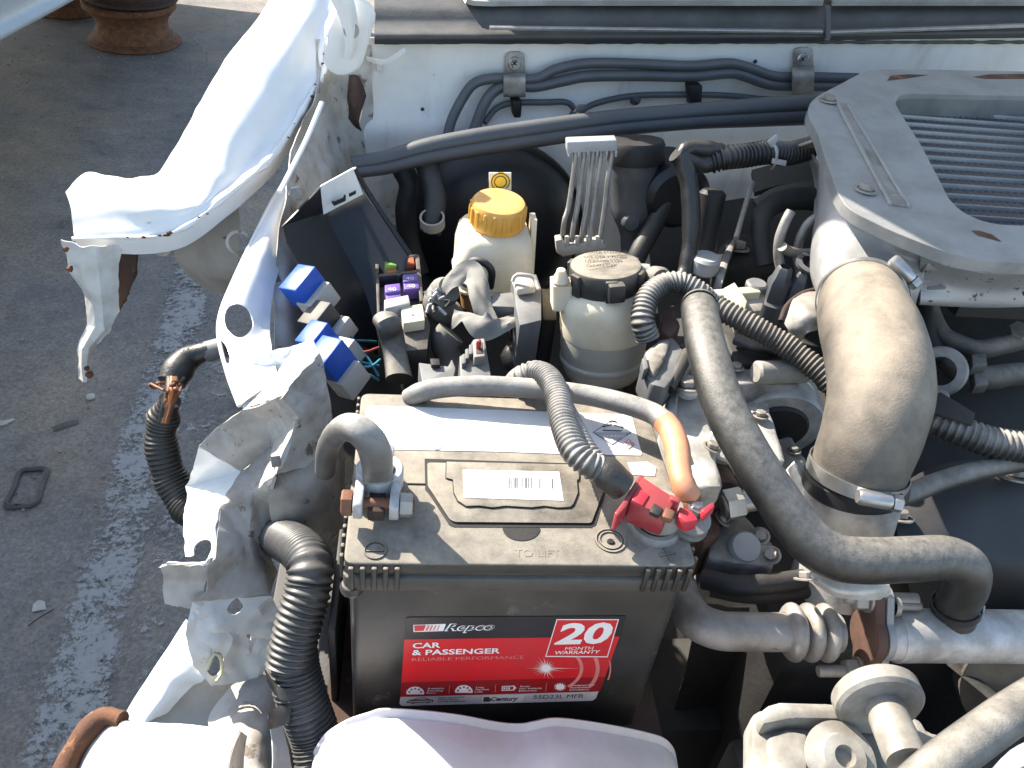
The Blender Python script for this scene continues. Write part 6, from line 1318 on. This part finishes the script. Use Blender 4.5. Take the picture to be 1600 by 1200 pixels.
hs_ = thing('heat_shield', 'dented dusty heat shield under the intercooler spigot', 'shield', p(1260,500,-.02))
sheet('shield', [pts(r_) for r_ in ([(1222,500,.0),(1240,465,.012),(1275,455,.012),(1300,462,.01)],[(1232,515,-.002),(1255,490,.018),(1280,490,.018),(1300,495,.01)],[(1252,532,-.01),(1262,520,.004),(1280,515,.006),(1300,512,.0)])], 'alu_grime', hs_, k=6, rough=.003, thick=.0015)
tube('rolled_edge', pts([(1220,502,.0),(1230,478,.008),(1252,460,.012),(1278,452,.013)]), .0028, 'rust_dark', hs_, seg=10)

# rear of the engine: rocker casting, injector pipes
rk = thing('rocker_casting', 'dark arched casting behind the injector pipes', 'casting', q(1220,420,.45))
tube('arch', [q(1195,415,.43),q(1188,370,.45),q(1192,335,.47),q(1215,316,.49),q(1250,310,.50),q(1300,315,.51)], [.010,.011,.012,.013,.013], 'engine_dark', rk, seg=14)
sheet('arch_top', [[q(1178,320,.50),q(1210,300,.52),q(1260,290,.53),q(1300,285,.54)],[q(1188,335,.47),q(1215,318,.49),q(1255,310,.50),q(1300,310,.51)]], 'cover_dark', rk, k=5, thick=.006)
sheet('upper_cover', [[q(1175,265,.58),q(1220,255,.60),q(1300,250,.62)],[q(1180,300,.52),q(1225,288,.54),q(1300,282,.56)]], 'engine_dark', rk, k=4, thick=.006)
lg = thing('engine_lift_bracket', 'dark bolted bracket behind the arching conduit', 'bracket', q(1155,400,.43))
casting('foot', [(1118,395),(1135,372),(1160,365),(1180,372),(1190,395),(1195,412),(1140,418),(1120,430)], -.03, .03, 'engine_dark', lg, .003); bolt(lg, p(1152,389,-.029), Vector((0,-.2,1)), 1.3)
pb('upright', [(1120,430),(1130,395),(1145,372),(1152,372),(1140,405),(1130,440)], -.015, .02, 'alu_grime', lg, .003)
tube('rod', [q(1150,372,.43),q(1162,330,.46),q(1176,285,.50)], .003, 'steel_dull', lg, seg=10)
for i,l in enumerate(([(1220,420),(1216,398),(1218,372),(1228,345),(1236,330)],[(1250,425),(1246,395),(1252,368),(1268,345),(1290,335)],[(1222,385),(1232,392),(1255,396),(1285,392),(1310,380)])):
    o = tube('injector_pipe', [q(a,b,.40+.004*k+.03*(i==1)) for k,(a,b) in enumerate(l)], .0052, 'steel_dull', seg=14); tag(o, ('bent grey injector pipe rising nearest the dark arch','bent grey injector pipe next to the intercooler side','grey injector pipe lying across the other two')[i], 'pipe')
ij = thing('injector_pump_head', 'grey injector fittings beside the intercooler tank', 'fitting', q(1240,460,.38))
for a,b,y_ in ((1222,432,.385),(1252,440,.38),(1270,425,.40)):
    lathe('union', [(0,-.03),(.012,-.03),(.013,-.026),(.013,-.006),(.010,.0),(.008,.010),(.006,.012)], q(a,b,y_), Vector((0,0,1)), 'pipe_grey', ij, seg=6, cap=False); lathe('union_body', [(.016,-.05),(.016,-.03),(.012,-.028)], q(a,b,y_), UP, 'pipe_grey', ij, seg=24)
lathe('ring', [(.009,0),(.014,.0),(.0145,.004),(.009,.005)], q(1262,415,.385), Vector((.1,-.3,1)), 'pipe_grey', ij, seg=28, cap=False)
bh = thing('black_housing', 'dark round housing behind the hanging taped harness', 'housing', q(1070,340,.56))
cyl('drum', q(1062,312,.56), Vector((-.05,1,-.05)), .040, .08, 'cover_flat', bh, 40, .008)
cyl('neck', q(1096,400,.47), Vector((0,.25,1)), .015, .075, 'deep_black', bh, 28, .004)
cyl('foot', q(1098,425,.43), UP, .016, .02, 'light_grey_plastic', bh, 28, .003)

# ================================================================== RIGHT SIDE OF THE ENGINE
o = tube('corrugated_conduit', pts([(1440,650,-.03),(1470,664,-.03),(1510,678,-.03),(1560,693,-.032),(1650,705,-.035)]), [.0135,.0140,.0145,.0145], 'conduit', pitch=.0058, seg=22, depth=.16); tag(o, 'dusty corrugated conduit running away to the right of the elbow hose', 'conduit')
pl_ = thing('flat_bracket', 'flat rounded dark bracket over the conduit by the elbow', 'bracket', p(1490,640,-.02)); pb('plate', [(1450,618),(1470,612),(1524,645),(1520,662),(1450,640)], -.012, .004, 'engine_dark', pl_, .001)
o = tube('steel_pipe', pts([(1390,780,-.05),(1420,772,-.05),(1470,752,-.05),(1530,735,-.05),(1600,722,-.052),(1660,718,-.055)]), .0088, 'rubber', seg=18); tag(o, 'thin dark hose crossing the timing cover below the conduit', 'hose')
rg = thing('ring_bracket', 'grey ring bracket right of the elbow hose', 'bracket', p(1472,590,-.04))
lathe('ring', [(.014,-.004),(.022,-.004),(.024,-.002),(.024,.003),(.022,.005),(.014,.005)], p(1470,580,-.02), Vector((-.6,-.6,.5)), 'alu_grime', rg, seg=36, cap=False); pb('stem', [(1462,605),(1482,600),(1486,622),(1466,626)], -.03, .01, 'alu_grime', rg, .002)
for i,(l,r_,m_,lb) in enumerate((([(1450,480,-.02),(1462,510,-.03),(1480,530,-.035),(1520,545,-.035),(1560,540,-.03),(1620,525,-.03)],.0105,'conduit_dusty','dusty hose bending under the intercooler front face'),([(1470,545,-.05),(1500,580,-.055),(1540,590,-.055),(1580,585,-.055),(1650,580,-.055)],.0125,'conduit_dusty','lower dusty hose held by a clip under the intercooler'),([(1445,475,-.01),(1450,520,-.03),(1470,560,-.05)],.008,'engine_dark','dark hose dropping behind the elbow hose'))):
    o = tube('hose', pts(l), r_, m_, seg=18, jitter=.05); tag(o, lb, 'hose')
cp = thing('hose_clip', 'dusty square clip on the lower hose under the intercooler', 'clip', p(1530,580,-.05)); pb('clip', [(1518,552),(1542,550),(1544,570),(1520,572)], -.025, .015, 'conduit_dusty', cp, .002); pb('clip_jaw', [(1520,566),(1542,564),(1546,600),(1524,602)], -.035, .012, 'conduit_dusty', cp, .002)
o = lathe('bolt_head', [(0,.008),(.010,.008),(.011,.006),(.011,0)], p(1590,520,-.02), Vector((-.3,-.4,.9)), 'steel_dull', None, seg=6, cap=False); tag(o, 'hex bolt head at the end of the dusty hose', 'bolt')
# belt pulley at the right, below the thick pipe
py_ = thing('drive_pulley', 'tan sided drive pulley under the thick pipe', 'pulley', p(1590,1060,-.2))
lathe('pulley', [(.012,.0),(.03,.002),(.045,.006),(.055,.0),(.060,.0),(.060,.004),(.054,.010),(.060,.016),(.060,.020),(.05,.02)], p(1600,1050,-.20), Vector((-.25,-.9,.25)), 'elbow', py_, seg=56)
o = tube('drive_belt', pts([(1480,1030,-.20),(1530,1070,-.20),(1560,1095,-.20)]), .006, 'engine_dark', seg=8, squash=.4); tag(o, 'dark drive belt slanting beside the pulley', 'belt')

# ================================================================== FRONT LATCH BRACKET (bottom right)
lt = thing('bonnet_latch', 'beige painted bonnet latch casting with a round pin', 'latch', p(1320,1150,-.08))
zL = .0
pb('base_plate', [(1174,1118),(1186,1108),(1290,1102),(1360,1108),(1430,1130),(1470,1150),(1485,1175),(1480,1260),(1174,1260)], zL-.016, .02, 'latch_paint', lt, .003)
pb('raised_flange', roundpoly([Vector((a,b,0)) for a,b in ((1188,1110),(1200,1098),(1215,1094),(1290,1096),(1350,1100),(1372,1112),(1340,1122),(1240,1120),(1190,1135))], 4, 2) and [(1188,1112),(1200,1100),(1218,1095),(1290,1097),(1352,1102),(1372,1114),(1340,1124),(1240,1122),(1192,1132)], zL-.004, .014, 'latch_paint', lt, .003)
ax_ = Vector((-.10,-.96,.10)).normalized()
lathe('round_disc', [(0,0),(.0225,0),(.0245,.002),(.0245,.010),(.0225,.012),(0,.012)], p(1370,1090,.010)-ax_*.005, ax_, 'latch_paint', lt, seg=48, cap=False)
lathe('pin', [(.0,.0),(.0098,.0),(.0105,.002),(.0112,.034),(.0105,.038),(.0,.039)], p(1376,1092,.012), ax_, 'latch_paint', lt, seg=32, cap=False)
lathe('pivot_washer', [(0,.0),(.020,.0),(.020,.002),(.013,.004),(.012,.007),(.006,.0075),(.005,.003),(.0,.003)], p(1312,1186,-.010), Vector((0,-.3,1)), 'latch_paint', lt, seg=40, cap=False)
pb('side_ear', [(1200,1152),(1230,1140),(1262,1146),(1262,1260),(1204,1260)], zL-.010, .006, 'latch_paint', lt, .002)
pb('right_wing', [(1420,1118),(1438,1122),(1450,1142),(1480,1148),(1500,1170),(1500,1260),(1450,1260)], zL-.012, .02, 'alu_grime', lt, .003)
o = tube('release_cable', pts([(1700,1050,.03),(1640,1078,.03),(1580,1115,.03),(1530,1150,.028),(1470,1195,.025),(1420,1240,.02)]), .0115, 'rubber', seg=20); tag(o, 'thick dusty rubber hose crossing the latch casting', 'hose')
cs = thing('crossmember', 'dusty front crossmember beneath the latch casting', 'crossmember', p(1500,1200,-.1)); box('beam', (.36,-.16,-.10), (.6,.09,.08), 'paint_grime_shade', cs, bevel=.01)
o = pb('corner_pad', [(1562,1185),(1600,1150),(1660,1140),(1660,1260),(1555,1260)], .0, .03, 'fog_grey', None, .008); tag(o, 'pale grey rounded pad beside the dusty hose', 'pad')

# ================================================================== SMALL ENGINE DETAIL
for nm_, l, r_, m_, lb in (
  ('vacuum_hose', [(1118,640,-.03),(1145,655,-.028),(1170,690,-.035),(1178,730,-.05)], .0042, 'rubber', 'thin rubber hose lying beside the long coolant hose'),
  ('fuel_pipe', [(1100,905,-.11),(1150,915,-.10),(1200,912,-.10),(1255,905,-.10)], .0085, 'engine_dark', 'dark dirty pipe above the bellows pipe'),
  ('fuel_pipe', [(1110,920,-.12),(1170,930,-.115),(1240,925,-.115),(1290,915,-.11)], .007, 'engine_dark', 'second dark dirty pipe just above the bellows rings'),
  ('breather_hose', [(1205,515,-.01),(1225,540,-.02),(1240,575,-.035),(1250,610,-.05),(1252,650,-.07)], .0055, 'rubber', 'short dusty breather hose between conduit and elbow'),
  ('sensor_lead', [(1066,486,.0),(1080,505,-.006),(1075,530,-.012),(1062,545,-.014)], .0034, 'tape', 'short taped lead above the grey sensor plug')):
    o = tube(nm_, pts(l), r_, m_, seg=12, jitter=.06); tag(o, lb, 'hose' if 'hose' in nm_ else ('pipe' if 'pipe' in nm_ else 'wire'))
for a,b,z_,n_ in ((1090,580,-.036,(0,-.2,1)),(1112,700,-.036,(0,-.3,1)),(1128,812,-.092,(0,-.5,.8)),(1188,838,-.098,(0,-.4,.9)),(1205,868,-.098,(.2,-.5,.8))): bolt(al, p(a,b,z_), n_, .75, a)
for a,b,z_ in ((1210,700,-.083),(1240,705,-.083),(1215,728,-.083)): bolt(im, p(a,b,z_), (0,-.3,1), .65, b)
lathe('core_plug', [(0,.003),(.012,.003),(.014,.0),(.014,-.004)], p(1165,855,-.097), Vector((0,-.5,.85)), 'light_grey_plastic', al, seg=28, cap=False)
